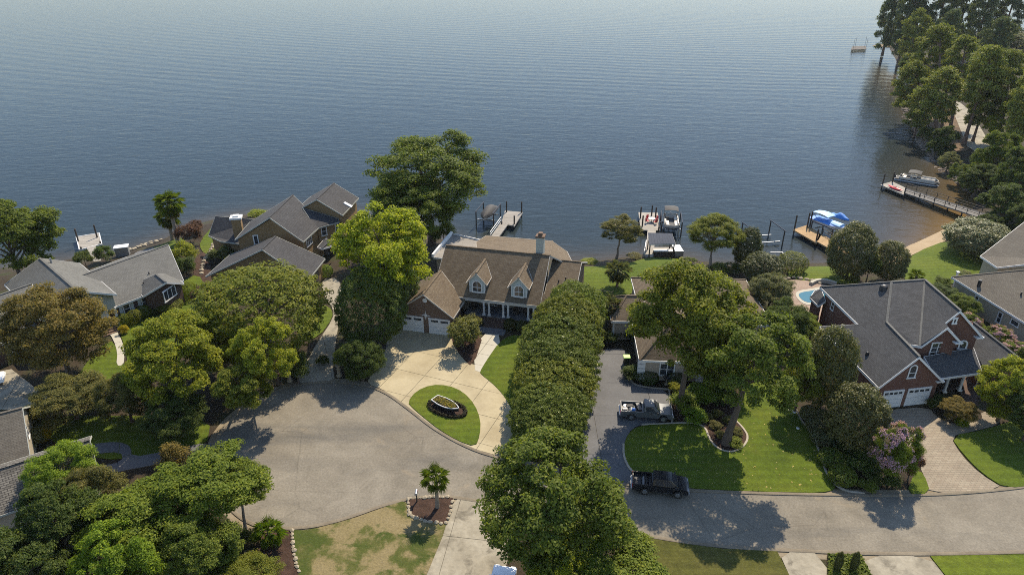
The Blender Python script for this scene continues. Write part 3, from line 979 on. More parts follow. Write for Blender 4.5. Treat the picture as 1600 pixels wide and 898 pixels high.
    def panel(s, px, py, w, h, mat, d=.07, name="panel", z=None):
        loc, n, r = s.at_wall(px, py)
        if z is not None: loc = Vector((loc.x, loc.y, z))
        mb = MB()
        vs = [loc + r * a_ + Vector((0, 0, b_)) + n * q for q in (-.04, d) for a_, b_ in ((-w / 2, -h / 2), (w / 2, -h / 2), (w / 2, h / 2), (-w / 2, h / 2))]
        mb.add(vs, [(3, 2, 1, 0), (4, 5, 6, 7), (0, 1, 5, 4), (1, 2, 6, 5), (2, 3, 7, 6), (3, 0, 4, 7)])
        return mb.build(name, MAT[mat], s.root), loc, n, r
    def garage_door(s, px, py, w, h=2.15, mat='trim', lights=4):
        """sectional door with a row of small lights near the top"""
        loc, n, r = s.at_wall(px, py)
        loc = Vector((loc.x, loc.y, h / 2))
        mb, up = MB(), Vector((0, 0, 1))
        def pl(x0, x1, y0, y1, d0, d1):
            return [loc + r * x + up * y + n * z for z in (d0, d1) for x, y in ((x0, y0), (x1, y0), (x1, y1), (x0, y1))]
        F = [(3, 2, 1, 0), (4, 5, 6, 7), (0, 1, 5, 4), (1, 2, 6, 5), (2, 3, 7, 6), (3, 0, 4, 7)]
        door = MB()
        for i in range(4):
            door.add(pl(-w / 2, w / 2, -h / 2 + i * h / 4 + .012, -h / 2 + (i + 1) * h / 4 - .012, -.03, .045), F)
        do = door.build("garage_door", MAT[mat], s.root)
        for i in range(lights):
            x = -w / 2 + w * (i + .5) / lights
            MB().add(pl(x - w / lights * .38, x + w / lights * .38, h / 2 - h / 4 + .13, h / 2 - .12, .04, .055), F).build("pane", MAT['glass'], s.root).parent = do
        for x in (-w / 2 - .07, w / 2 + .07):
            mb.add(pl(x - .07, x + .07, -h / 2, h / 2, -.03, .08), F)
        mb.add(pl(-w / 2 - .16, w / 2 + .16, h / 2, h / 2 + .15, -.03, .09), F)
        mb.build("door_frame", MAT['trim'], s.root)
    def column(s, p, h, r=.15, name="column", mat='trim', z0=0.0):
        mb = MB()
        mb.box((p[0], p[1], z0 + .08), (r * 2.9, r * 2.9, .16))
        mb.box((p[0], p[1], z0 + h - .08), (r * 2.8, r * 2.8, .16))
        mb.tube([(p[0], p[1], z0 + .16), (p[0], p[1], z0 + h - .16)], [r * 1.08, r * .92], 12)
        return mb.build(name, MAT[mat], s.root)
    def vent(s, px, py, h=.35, r=.1, mat='black_metal', name="roof_vent", dome=False):
        loc, n = s.hit(px, py)
        mb = MB()
        if dome:
            mb.lathe([(r * 1.3, -.1), (r * 1.2, .1), (r, h * .8), (r * .55, h), (.02, h * 1.05)], 12, loc)
        else:
            mb.tube([loc - Vector((0, 0, .15)), loc + Vector((0, 0, h))], r, 8)
        return mb.build(name, MAT[mat], s.root)

def gable2(r0, r1, run, drop, k=(0, 0), both=True):
    """planar gable roof: both eaves 'run' metres out from the ridge and 'drop' below it"""
    r0, r1 = Vector(r0), Vector(r1)
    d = (r1 - r0); d.z = 0; d.normalize()
    n = Vector((-d.y, d.x, 0))
    dz = Vector((0, 0, drop))
    return [[r0, r1, r1 - n * run - dz, r0 - n * run - dz], [r0, r1, r1 + n * run - dz, r0 + n * run - dz]]

def gable(r0, r1, e0, e1):
    """two roof planes either side of the ridge r0-r1; e0-e1 is the eave of one side, the other mirrors it"""
    r0, r1, e0, e1 = (Vector(p) for p in (r0, r1, e0, e1))
    d = (r1 - r0); d.z = 0; d.normalize()
    n = Vector((-d.y, d.x, 0))
    def mir(p):
        k = Vector((p.x - r0.x, p.y - r0.y, 0)).dot(n)
        return Vector((p.x - 2 * k * n.x, p.y - 2 * k * n.y, p.z))
    return [[r0, r1, e1, e0], [r0, r1, mir(e1), mir(e0)]]

class Frame:
    def __init__(s, o, U, V):
        s.o, s.U, s.V = Vector((o[0], o[1], 0)), Vector((*U, 0)), Vector((*V, 0))
    def __call__(s, u, v, z=0.0):
        p = s.o + s.U * u + s.V * v
        return Vector((p.x, p.y, z))

Q = lambda x, y, z: P(x, y, z)

# ---- centre house: brick garage, brown shingles, two dormers, deep porch
a_ = math.radians(-13.5)
FC = Frame((-14.35, 76.4), (math.cos(a_), math.sin(a_)), (-math.sin(a_), math.cos(a_)))
c = House("lake_house", FC(9, 6), "brown shingled house with two arched dormers, white porch columns and brick double garage")
gz, ga = 2.85, 5.75
gar = [[FC(3.6, -.35, ga), FC(3.6, 6.6, ga), FC(-.35, 8.2, gz), FC(-.35, -.35, gz)], [FC(3.6, -.35, ga), FC(3.6, 6.6, ga), FC(7.4, 4.2, gz), FC(7.4, -.35, gz)]]
c.roof(gar, 'sh_brown', trim='trim_beige', fh=.2)
RV, RZ = 10.4, 7.7
mainf = [FC(3.1, RV, RZ), FC(17.35, RV, RZ), FC(17.35, 4.25, 3.4), FC(3.1, 4.25, 3.4)]
bk1, bk2, bk3 = Q(760, 368, 5.4), Q(863, 376.5, 5.4), Q(886, 393, 3.6)
c.roof([[mainf[0], FC(7.4, RV, RZ), mainf[1], mainf[2], mainf[3]], [FC(7.4, RV, RZ), mainf[1], bk2, bk1, Q(744, 378, 6.2)], [mainf[1], bk2, bk3, FC(20.2, 14, 4.6)], [mainf[0], FC(7.4, RV, RZ), FC(7.4, 12, 6.0), FC(3.1, 12, 6.0)]], 'sh_brown', trim='trim_beige', fh=.2)
rw = gable(FC(17.4, 12.4, 6.25), FC(21.3, 12.4, 6.25), FC(17.4, 5.9, 3.3), FC(21.3, 5.9, 3.3))
c.roof(rw, 'sh_brown', trim='trim_beige', fh=.2)
c.roof([[FC(17.38, 4.3, 3.42), FC(17.38, 6.0, 4.5), FC(18.4, 5.85, 3.36)]], 'sh_brown', fascia=False)
c.walls(gar, 'brick_brown', .4)
c.walls([[FC(3.4, RV, RZ), FC(17.2, RV, RZ), FC(17.2, 7.3, 5.4), FC(3.4, 7.3, 5.4)]], 'siding_tan', .12)
c.walls(rw, 'brick_brown', .35)
c.walls([[FC(7.4, RV, RZ), FC(17.3, RV, RZ), bk2, bk1, Q(744, 378, 6.0)]], 'siding_tan', .4)
# rear flat deck with a white rail on its lake side
dk = [FC(.6, 12.1, 4.9), FC(.6, 20.5, 4.9), FC(7.3, 18.5, 4.9), FC(7.3, 12.1, 4.9)]
c.roof([dk], 'deck_grey', .2, True, "roof_deck")
c.walls([dk], 'siding_tan', .3)
rl = MB()
rl.beam(FC(.5, 12, 5.15), FC(.5, 20.6, 5.15), .28, .5)
rl.beam(FC(.5, 20.6, 5.02), FC(7.4, 18.6, 5.02), .12, .2)
rl.build("parapet", MAT['trim'], c.root)
# chimney
ch = FC(15.9, 11.3)
cb = MB().box((ch.x, ch.y, 8.15), (1.0, .95, 3.3), a_).build("chimney", MAT['siding_grey'], c.root)
MB().box((ch.x, ch.y, 9.92), (1.2, 1.1, .25), a_).box((ch.x, ch.y, 10.2), (.55, .55, .4), a_).build("chimney_cap", MAT['brick_brown'], c.root).parent = cb
# dormers
for du in (8.95, 14.45):
    f0 = 5.05
    sl_ = (RZ - 3.4) / (RV - 4.25)
    zb = 3.4 + (f0 - 4.25) * sl_
    dz, da, hw = 5.6, 6.85, 1.38
    vb = lambda z: 4.25 + (z - 3.4) / sl_
    dw = MB()
    face = [(-1.02, zb - .2), (1.02, zb - .2), (1.02, dz), (0, da - .25), (-1.02, dz)]
    vs = [FC(du + x, f0, z) for x, z in face] + [FC(du + x, vb(z) + .3, z) for x, z in face]
    dw.add(vs, [(0, 1, 2, 3, 4), (5, 9, 8, 7, 6)] + [(i, i + 5, (i + 1) % 5 + 5, (i + 1) % 5) for i in range(5)])
    c.keep(dw)
    do = dw.build("dormer", MAT['siding_pale'], c.root)
    pol = [[FC(du, f0 - .35, da), FC(du, vb(da), da), FC(du - hw, vb(dz - .3), dz - .3), FC(du - hw, f0 - .35, dz - .3)],
           [FC(du, f0 - .35, da), FC(du, vb(da), da), FC(du + hw, vb(dz - .3), dz - .3), FC(du + hw, f0 - .35, dz - .3)]]
    n0 = len(COL.objects)
    c.roof(pol, 'sh_brown', .12, True, "dormer_roof", fh=.15, trim='trim_beige')
    wp = FC(du, f0 - .02, 4.72)
    # window set straight on the dormer face
    fr, pn = MB(), MB()
    nrm, rt = -FC.V, FC.U
    def ringpts(s_, n_=10):
        pts = [(-.55 * s_, -.75 * s_), (.55 * s_, -.75 * s_)]
        return pts + [(.55 * s_ * math.cos(math.pi * i / n_), .25 + .55 * s_ * math.sin(math.pi * i / n_)) for i in range(n_ + 1)]
    o1, o2 = ringpts(1.25), ringpts(1.0)
    n_ = len(o1)
    g_ = lambda xy, d: wp + rt * xy[0] + Vector((0, 0, xy[1])) + nrm * d
    fr.loft([[g_(q, -.05) for q in o1], [g_(q, .08) for q in o1], [g_(q, .08) for q in o2], [g_(q, -.05) for q in o2]], cap=False)
    fr.beam(g_((0, -.75), .04), g_((0, .78), .04), .06, .06)
    fr.beam(g_((-.55, -.05), .04), g_((.55, -.05), .04), .06, .06)
    pn.add([g_(q, -.04) for q in o2] + [g_(q, .02) for q in o2], [tuple(range(n_))[::-1], tuple(n_ + i for i in range(n_))] + [(i, (i + 1) % n_, (i + 1) % n_ + n_, i + n_) for i in range(n_)])
    fo = fr.build("window", MAT['trim'], c.root)
    pn.build("pane", MAT['glass'], c.root).parent = fo
    tb = MB()
    for x in (-.98, .98): tb.beam(FC(du + x, f0 - .03, zb), FC(du + x, f0 - .03, dz), .16, .09)
    tb.beam(FC(du - 1.0, f0 - .03, zb + .06), FC(du + 1.0, f0 - .03, zb + .06), .1, .14)
    tb.build("corner_board", MAT['trim'], c.root)
# porch
pf = MB().prism([FC(7.3, 4.55)[:2], FC(16.9, 4.55)[:2], FC(16.9, 7.5)[:2], FC(7.3, 7.5)[:2]], 0, .8)
pf.build("porch_base", MAT['brick_dark'], c.root)
MB().prism([FC(7.3, 4.45)[:2], FC(17, 4.45)[:2], FC(17, 7.6)[:2], FC(7.3, 7.6)[:2]], .8, .9).build("porch_floor", MAT['grey_concrete'], c.root)
bm_ = MB()
bm_.beam(FC(7.4, 4.75, 3.0), FC(17.1, 4.75, 3.0), .3, .38)
bm_.build("porch_beam", MAT['trim'], c.root)
for u in (9.85, 10.55, 12.45, 13.1, 15.75, 16.45):
    c.column(FC(u, 4.8), 2.0, .14, z0=.9)
for k in range(5):
    MB().prism([FC(10.2, 3.0 + .32 * k)[:2], FC(12.9, 3.0 + .32 * k)[:2], FC(12.9, 4.5)[:2], FC(10.2, 4.5)[:2]], .16 * k, .16 * (k + 1)).build("step", MAT['brick_dark'], c.root)
MB().prism([FC(9.6, 1.6)[:2], FC(13.3, 1.6)[:2], FC(13.3, 3.0)[:2], FC(9.6, 3.0)[:2]], 0, .12).build("landing", MAT['grey_concrete'], c.root)
for u, wd in ((8.6, 1.3), (14.6, 1.3)):
    k = MB()
    fr = MB()
    fr.box(FC(u, 7.37, 2.1), (wd + .2, .1, 1.7), a_)
    fo = fr.build("window", MAT['trim'], c.root)
    MB().box(FC(u, 7.31, 2.1), (wd, .06, 1.5), a_).build("pane", MAT['glass'], c.root).parent = fo
fo = MB().box(FC(11.5, 7.37, 2.0), (1.9, .1, 2.3), a_).build("front_door", MAT['trim'], c.root)
MB().box(FC(11.5, 7.30, 1.95), (1.0, .07, 2.05), a_).build("door_leaf", MAT['dark_wood'], c.root).parent = fo
for k_, x_ in enumerate((-.75, .75)):
    MB().box(FC(11.5 + x_, 7.31, 1.95), (.26, .06, 1.9), a_).build("sidelight", MAT['glass'], c.root).parent = fo
# garage front
c.garage_door(645.5, 503, 2.55, lights=2)
c.garage_door(687, 510, 2.55, lights=2)
g0, gn, gr_ = c.at_wall(665, 492.5)
st = MB()
pts = []
for k in range(16):
    r_ = (1.0 if k % 4 == 0 else .5 if k % 4 == 2 else .25) * (.66 if k not in (0, 8) else .72)
    an = math.pi / 2 + k * math.pi / 8
    pts.append((r_ * math.cos(an), r_ * math.sin(an)))
vs = [g0 + gr_ * x + Vector((0, 0, y)) + gn * d for d in (-.02, .05) for x, y in pts] + [g0 + gn * .12]
st.add(vs, [tuple(range(16))[::-1]] + [(i, (i + 1) % 16, (i + 1) % 16 + 16, i + 16) for i in range(16)] + [(16 + i, 16 + (i + 1) % 16, 32) for i in range(16)])
st.build("star_ornament", MAT['trim'], c.root)
g0, gn, gr_ = c.at_wall(664, 469)
vm = MB()
vm.tube([g0 - gn * .05, g0 + gn * .08], .3, 14)
vm.build("round_vent", MAT['trim'], c.root)
for x, y in ((873, 440), (884, 436)): c.vent(x, y, .3, .08)

# ---- red brick house
UE, VE = Vector((.988, .156, 0)), Vector((.01, 1, 0))
e = House("red_brick_house", P(1450, 590), "red brick house with dark grey roofs, white trim and double garage on paver drive")
g0, ga_, gr_, rb, hb, bl, k1, lb = Q(1373, 605.5, 3), Q(1437, 556.6, 6.5), Q(1474, 595, 3), Q(1385.5, 503, 6.5), Q(1393, 440, 8.9), Q(1281.5, 448, 5.1), Q(1341, 506.5, 5.1), Q(1281, 510, 3.0)
mr, v0, gf = Q(1445, 436.5, 8.95), Q(1437, 540, 5.3), Q(1501, 485, 8.95)
e1, e2 = Q(1400, 541, 5.3), Q(1424, 538, 5.3)
s1 = gf - UE * 1.4 - Vector((0, 0, 1.4))
g2, g2l, g2r, fr_ = Q(1481, 511, 7.5), Q(1440.5, 540.5, 5.3), Q(1503, 535, 6.0), Q(1536, 526.5, 6.0)
left = [g0, ga_, rb, hb, bl, k1, lb]
garr = [ga_, gr_, gr_ + VE * 4.2, rb]
mainp = [rb, hb, mr, v0, e2, e1]
fl = [mr, gf, s1, g2, g2l, v0]
frr = [mr, gf, fr_, fr_ + VE * 9.5]
g2rr = [s1, g2, g2r, g2r + VE * .9]
br = mr + UE * 3 + VE * 5.0; br.z = 5.1
back = [hb, bl, br, mr]
e.roof([left, garr, mainp, fl, frr, g2rr, back], 'sh_slate', .22, True, fh=.3, ridge='sh_grey')
e.walls([left, garr], 'brick_red', .32)
e.walls([[hb, mr, v0, e2, e1, rb], fl, g2rr, [gf, s1, s1 - UE * .01 + VE * .8, gf + VE * .8], frr, back], 'brick_red', .34)
p1, p2, p3, p4 = Q(1444, 557, 4.2), Q(1521, 543, 4.2), Q(1534.6, 581.6, 2.95), Q(1464, 591.5, 2.95)
p5 = Q(1537, 574, 2.95)
e.roof([[p1, p2, p3, p4]], 'sh_slate', .18, True, "porch_roof")
e.roof([[p2 + VE * .03, Q(1531, 555, 3.6), p5 + UE * .02, p3 + UE * .03]], 'sh_slate', .18, False, "porch_roof")
r0, r1 = Q(1521, 503, 5.2), Q(1591, 558, 5.2)
dwn = lambda p, du, dz: p + UE * du + Vector((0, 0, dz))
sw = [[r0, r1, Q(1538, 577, 3.3), Q(1521, 541, 3.9)], [r0, r1, dwn(r1, 2.6, -2.2), dwn(r0, 2.6, -2.2)]]
e.roof(sw, 'sh_slate', .2, False)
e.walls(sw, 'brick_red', .35)
for x, y in ((1475, 612), (1498.5, 609.5), (1525, 606)):
    p = P(x, y, .15)
    e.column(p, 2.75, .15, z0=.15)
pa, pb, pc, pd = P(1466, 612), P(1534, 604), P(1530, 585), P(1468, 590)
MB().prism([pa[:2], pb[:2], (pb + VE * 2.6)[:2], (pa + VE * 2.6)[:2]], 0, .15).build("porch_floor", MAT['brick_dark'], e.root)  # darker brick paints in the house's shade, which the sun misses on this floor
for k in range(4):
    A, B = P(1508, 618 + k * 6), P(1530, 615 + k * 6)
    MB().prism([A[:2], B[:2], (B + VE * 1.2)[:2], (A + VE * 1.2)[:2]], 0, .14 - .03 * k).build("step", MAT['brick_dark'], e.root)
e.window(1425, 582, .95, 1.1, 1, 2, arch=True, border=.14)
e.window(1464, 545.5, 1.75, 1.6, 2, 3, border=.15)
e.window(1491.5, 501, .55, .5, 1, 1, border=.16)
e.window(1504, 540, .9, .6, 1, 1, arch=True, border=.16)
e.window(1301.5, 478, .7, 1.0, 1, 2, border=.1)
e.garage_door(1391.5, 628.5, 2.1, 2.1)
e.garage_door(1431, 625.5, 2.5, 2.1)
fo = e.panel(1487, 592, 1.1, 2.1, 'dark_wood', .06, "front_door", 1.2)[0]
e.panel(1513, 590, 1.0, 1.5, 'glass', .05, "window", 1.6)
e.vent(1380.5, 451, .5, .38, dome=True, name="turbine_vent")
e.vent(1355, 553.5, .35, .16, dome=True, name="roof_vent")
# gable return eaves
for q_, wd in ((gr_, .9), (g2r, .9), (fr_, .9)):
    MB().box((q_.x - .25, q_.y + .25, q_.z - .14), (wd, .55, .14), .15).build("gable_return", MAT['trim'], e.root)
# rear bay with white edged hip
b1, b2, b3, b4 = Q(1266, 465, 3.2), Q(1273, 454, 3.2), Q(1283, 452, 4.2), Q(1279, 478, 3.2)
bay = [[b1, b2, Q(1288, 449, 3.3), b3], [b1, b3, Q(1290, 470, 4.0), b4]]
e.roof(bay, 'sh_slate', .2)
e.walls(bay, 'brick_red', .3)

# ---- far right tan house
f = House("tan_house", P(1640, 470), "tan sided house with broad taupe hip roofs beside the red brick house")
A0, A1 = Q(1487, 432.5, 3.0), Q(1640, 528, 3.0)
d_ = (A1 - A0).normalized()
n_ = Vector((-d_.y, d_.x, 0)) if -d_.y > 0 else Vector((d_.y, -d_.x, 0))
R0, R1 = A0 + n_ * 7 + Vector((0, 0, 3.4)) + d_ * 5.5, A1 + n_ * 7 + Vector((0, 0, 3.4))
B0, B1 = A0 + n_ * 14, A1 + n_ * 14
hip = [[A0, A1, R1, R0], [A0, R0, B0], [R0, R1, B1, B0]]
f.roof(hip, 'sh_taupe')
f.walls(hip, 'siding_tan', .45)
C0, C1 = Q(1532, 400, 3.1), Q(1558, 417.5, 3.1)
D0 = Q(1612, 338, 6.0)
f.roof([[C0, C1, Q(1660, 406, 3.4), Q(1680, 330, 6.0), D0]], 'sh_taupe')
f.walls([[C0 + Vector((.8, .8, 0)), C1 + Vector((.8, .8, 0)), Q(1660, 412, 3.0), Q(1690, 340, 3.0), Q(1620, 360, 3.0)]], 'siding_tan', .3)
for x, y in ((1534, 421), (1488, 449)):
    f.column(P(x, y + 4), 2.9, .14)
f.window(1562, 496, .75, 1.35, 1, 2)
f.window(1586, 504.5, 1.3, .55, 1, 1)
f.window(1526, 468, .7, .9, 1, 2)
f.vent(1529, 447, .9, .22)
f.vent(1595, 461, .4, .1)

# ---- right-centre house, mostly behind its oaks
d = House("beige_house", P(1085, 540), "beige house with brown roofs behind two tall oaks, white double window facing the grey drive")
k0, k1_ = Q(1004, 504, 2.9), Q(1207, 508, 2.9)
_n = Vector((-(k1_ - k0).y, (k1_ - k0).x, 0)).normalized() * 12.5
k2, k3 = k1_ + _n, k0 + _n
m0, m1 = (k0 + k3) / 2, (k1_ + k2) / 2
hr0, hr1 = m0 + (m1 - m0) * .36 + Vector((0, 0, 3.1)), m1 - (m1 - m0) * .30 + Vector((0, 0, 3.1))
hm = [[k0, k1_, hr1, hr0], [k3, k0, hr0], [hr0, hr1, k2, k3], [k1_, k2, hr1]]
d.roof(hm, 'sh_brown')
j0, j1 = Q(955, 501.5, 2.8), Q(1003, 502.5, 2.8)
_n2 = Vector((-(j1 - j0).y, (j1 - j0).x, 0)).normalized() * 6.5
jr0 = (j0 + j0 + _n2) / 2 + (j1 - j0) * .55 + Vector((0, 0, 1.9))
jr1 = jr0 + (j1 - j0) * .6
hw_ = [[j0, j1, jr1, jr0], [j0 + _n2, j0, jr0], [jr0, jr1, j1 + _n2, j0 + _n2]]
d.roof(hw_, 'sh_brown')
d.walls(hw_, 'stucco', .35)
d.walls(hm, 'stucco', .35)
w0, w1 = P(1000, 593), P(1092, 596)
dd = (w1 - w0).normalized()
nn = Vector((-dd.y, dd.x, 0))
lv = lambda p, z: Vector((p.x, p.y, z))
f0, f1, fb0, fb1 = lv(w0 - dd * .35 - nn * .35, 2.85), lv(w1 + dd * .35 - nn * .35, 2.85), lv(w0 - dd * .35 + nn * 9.5, 2.85), lv(w1 + dd * .35 + nn * 9.5, 2.85)
ap0, ap1 = lv((f0 + f1) / 2 + nn * 3.6, 5.9), lv((fb0 + fb1) / 2, 5.9)
fh_ = [[f0, f1, ap0], [f0, ap0, ap1, fb0], [ap0, f1, fb1, ap1]]
d.roof(fh_, 'sh_brown')
d.walls(fh_, 'stucco', .35)
w2, w3 = P(1092, 585), P(1165, 583)
p_ = [[lv(w2, 3.0), lv(w3, 3.0), lv(w3 + nn * 6, 5.0), lv(w2 + nn * 6, 5.0)]]
d.roof(p_, 'sh_brown')
d.walls(p_, 'stucco', .5)
d.window(1042, 576.5, 1.75, 1.45, 2, 2, border=.14)
d.window(1120, 575, 1.1, 1.3, 1, 2, shutters='trim')
for p in (w0, w1):
    qb = MB()
    for k in range(5):
        qb.box((p.x, p.y, .28 + k * .54), (.85, .3, .46), math.atan2(dd.y, dd.x))
    qb.build("corner_quoin", MAT['trim'], d.root)
d.panel(973, 511, 2.3, 1.7, 'stucco', .05, "wall_panel")
for p in ((958.5, 512), (988, 512)): d.panel(p[0], p[1], .2, 2.2, 'trim', .07, "corner_board")
d.vent(1190, 470, .3, .09)

# ---- tan brick house with slate-dark roofs, left of centre
b = House("tan_brick_house", P(440, 420), "tan brick house with charcoal gabled roofs, tall chimney and skylight by the water")
A1_, A0_ = Q(420.8, 339.6, 8.0), Q(457.7, 304.6, 8.0)
gA = [[A0_, A1_, Q(473.8, 377.5, 4.9), Q(494.6, 356.7, 4.9)]]
gA = gable(A0_, A1_, Q(504, 350, 4.9), Q(473.8, 377.5, 4.9))
B1_, B0_ = Q(494.6, 311.2, 8.3), Q(522, 286, 8.3)
eB = Q(535.3, 336.2, 6.0)
gB = gable(B0_, B1_, eB + (B0_ - B1_), eB)
b.roof(gA, 'sh_char', trim='siding_grey', fh=.2); b.roof(gB, 'sh_char', trim='siding_grey', fh=.2)
b.walls(gA, 'brick_tan', .35); b.walls(gB, 'brick_tan', .35)
cn = [[Q(473, 325, 6.9), Q(494.6, 356.7, 4.9), Q(530, 346.5, 4.9), Q(528, 341.5, 5.3)]]
b.roof(cn, 'sh_char', trim='siding_grey', fh=.2); b.walls(cn, 'brick_tan', .3)
lw = [[Q(336.5, 338, 5.2), Q(404, 343, 5.2), Q(392, 383, 2.9), Q(345, 377, 2.9), Q(326, 368, 2.9)]]
b.roof(lw, 'sh_char', trim='siding_grey', fh=.2); b.walls(lw, 'brick_tan', .35)
ga0, ga1 = Q(430.5, 369, 5.9), Q(409.5, 389.5, 5.9)
gG = gable(ga0, ga1, Q(507.8, 404, 2.9), Q(480.4, 438.5, 2.9))
b.roof(gG, 'sh_char', trim='siding_grey', fh=.2); b.walls(gG, 'brick_tan', .4)
cp = P(380, 398)
cbx = MB().box((cp.x, cp.y, 3.1), (1.35, 1.2, 6.2), .2).build("chimney", MAT['brick_tan'], b.root)
MB().box((cp.x, cp.y, 6.3), (1.75, 1.55, .3), .2).box((cp.x, cp.y, 6.55), (.8, .8, .25), .2).build("chimney_cap", MAT['trim'], b.root).parent = cbx
b.window(400, 374.5, .75, 1.3, 1, 1, border=.14)
b.window(482.5, 376, 1.9, 1.3, 3, 1, border=.12)
b.window(506, 361, 1.0, 1.3, 1, 2, border=.14)
b.window(526, 357, .6, 1.4, 1, 2, border=.14)
sk, sn_ = b.hit(543.5, 320.5)
mb_ = MB()
rt = Vector((sn_.y, -sn_.x, 0)).normalized(); up_ = sn_.cross(rt)
vs = [sk + rt * x + up_ * y + sn_ * z for z in (0, .14) for x, y in ((-.35, -.7), (.35, -.7), (.35, .7), (-.35, .7))]
mb_.add(vs, [(3, 2, 1, 0), (4, 5, 6, 7), (0, 1, 5, 4), (1, 2, 6, 5), (2, 3, 7, 6), (3, 0, 4, 7)])
mb_.build("skylight", MAT['lamp_clear'], b.root)
ez = [[Q(516, 375, 3.8), Q(503, 388, 3.8), Q(496, 386, 3.0), Q(507, 373, 3.0)], [Q(516, 375, 3.8), Q(503, 388, 3.8), Q(521, 383, 3.0), Q(529, 374, 3.0)]]
b.roof(ez, 'sh_char', .15, True, "porch_roof")
for x, y in ((504, 399), (513, 396.5), (521, 394)): b.column(P(x, y), 2.9, .12)
b.panel(511, 391, 1.0, 2.1, 'dark_wood', .06, "front_door")
b.panel(492.5, 432, 2.6, 2.1, 'dark_wood', .06, "garage_door", 1.05)

# ---- grey roofed ranch house at the left
r = House("grey_ranch_house", P(180, 480), "ranch house with pale grey roofs and pale shutters behind clipped round shrubs")
R0, R1, E0, E1 = Q(120, 433, 5.5), Q(262.7, 382, 5.5), Q(150, 490.5, 2.85), Q(286.7, 438, 2.85)
gRW = gable(R0, R1, E0, E1)
r.roof(gRW, 'sh_grey'); r.walls(gRW, 'brick_dark', .4)
pw0, pw1 = Q(62, 403, 7.3), Q(120.3, 454, 7.3)
gPW = gable(pw0, pw1, Q(124.3, 411, 4.7), Q(181.5, 459.5, 4.7))
r.roof(gPW, 'sh_grey')
dv = (pw1 - pw0).normalized()
cut = lambda p, k: p - dv * k
gPWw = [[q[0], cut(q[1], 3.0), cut(q[2], 3.0), q[3]] for q in gPW]
r.walls(gPWw, 'brick_dark', .4)
gPWf = [[cut(q[1], .9), cut(q[1], .35), cut(q[2], .35), cut(q[2], .9)] for q in gPW]
r.walls(gPWf, 'siding_grey', .3, z0=2.9, name="entablature")
eR, eL = gPW[0][2], gPW[1][2]
side = MB()
pR, pR2 = eR - dv * .6, eR - dv * 3.4
inw = (eL - eR).normalized()
side.beam(lv(pR + inw * .5, 3.7), lv(pR2 + inw * .5, 3.7), .3, 1.5)
side.build("porch_beam", MAT['siding_grey'], r.root)
r.column(pR + inw * .5, 2.9, .16)
r.column(pR + inw * 4.0, 2.9, .16)
r.panel(166, 499, .95, 2.1, 'trim', .06, "front_door")
lw0, lw1, le0, le1 = Q(-70, 485, 6.0), Q(50, 443, 6.0), Q(-60, 562, 2.85), Q(60, 512, 2.85)
gLW = gable(lw0, lw1, le0, le1)
r.roof(gLW, 'sh_grey'); r.walls(gLW, 'brick_dark', .4)
gB_ = gable(Q(243.5, 428, 4.7), Q(259.5, 440.5, 4.7), Q(268, 427, 2.95), Q(286.9, 442.5, 2.95))
r.roof(gB_, 'sh_grey', .18); r.walls(gB_, 'brick_dark', .3)
r.window(198, 482, .95, 1.5, 1, 2, shutters='siding_pale')
r.window(226.5, 470.5, .95, 1.5, 1, 2, shutters='siding_pale')
r.window(265, 458, 2.5, 1.35, 3, 1, border=.13)
r.window(24, 542, 1.0, 1.5, 1, 2, shutters='siding_pale')
st_ = P(173, 515)
for k in range(3):
    q_ = pR + inw * 2.0 + dv * (.6 + .35 * k)
    MB().box((q_.x, q_.y, .25 - .08 * k), (1.8, .4, .5 - .16 * k), math.atan2(inw.y, inw.x)).build("step", MAT['brick_brown'], r.root)
r.vent(80.5, 411, .7, .12, mat='alu'); r.vent(233, 428, .3, .08); r.vent(224, 443, .2, .08)

# ---- two roofs at the lower left
g = House("brown_roof_house", P(-20, 720), "taupe gable end with white rake peeking in above the long patterned roof")
gG1 = gable2(Q(-70, 664, 5.6), Q(34.5, 636.5, 5.6), 4.6, 2.7)
g.roof(gG1, 'sh_taupe', .22, True, trim='siding_grey', fh=.18); g.walls(gG1, 'siding_tan', .35)
gd = (gG1[0][1] - gG1[0][0]).normalized(); gd.z = 0; gd.normalize()
ge = gG1[0][1] - gd * .36
g.window(0, 0, .9, 1.3, 1, 2, at=(Vector((ge.x, ge.y, 3.0)), gd, Vector((0, 0, 1)).cross(gd)))
h = House("long_roof_house", P(30, 780), "low house with a long patterned taupe shingle roof among the trees at the lower left")
l1 = gable2(Q(-80, 757, 5.2), Q(140, 686.5, 5.2), 3.6, 2.0)
h.roof(l1, 'sh_bold', .22, True, trim='siding_grey', fh=.18); h.walls(l1, 'stucco', .5)
h.panel(33, 815, .35, 2.0, 'trim', .08, "corner_board")

# ------------------------------------------------------------------ foliage
def quads_mesh(name, P4, mat):
    n = len(P4)
    me = bpy.data.meshes.new(name)
    me.vertices.add(n * 4)
    me.vertices.foreach_set("co", P4.astype(np.float32).ravel())
    me.loops.add(n * 4)
    me.loops.foreach_set("vertex_index", np.arange(n * 4, dtype=np.int32))
    me.polygons.add(n)
    me.polygons.foreach_set("loop_start", np.arange(0, n * 4, 4, dtype=np.int32))
    me.polygons.foreach_set("loop_total", np.full(n, 4, dtype=np.int32))
    me.materials.append(mat)
    me.update()
    return me

def unit(v):
    return v / np.maximum(np.linalg.norm(v, axis=-1, keepdims=True), 1e-6)

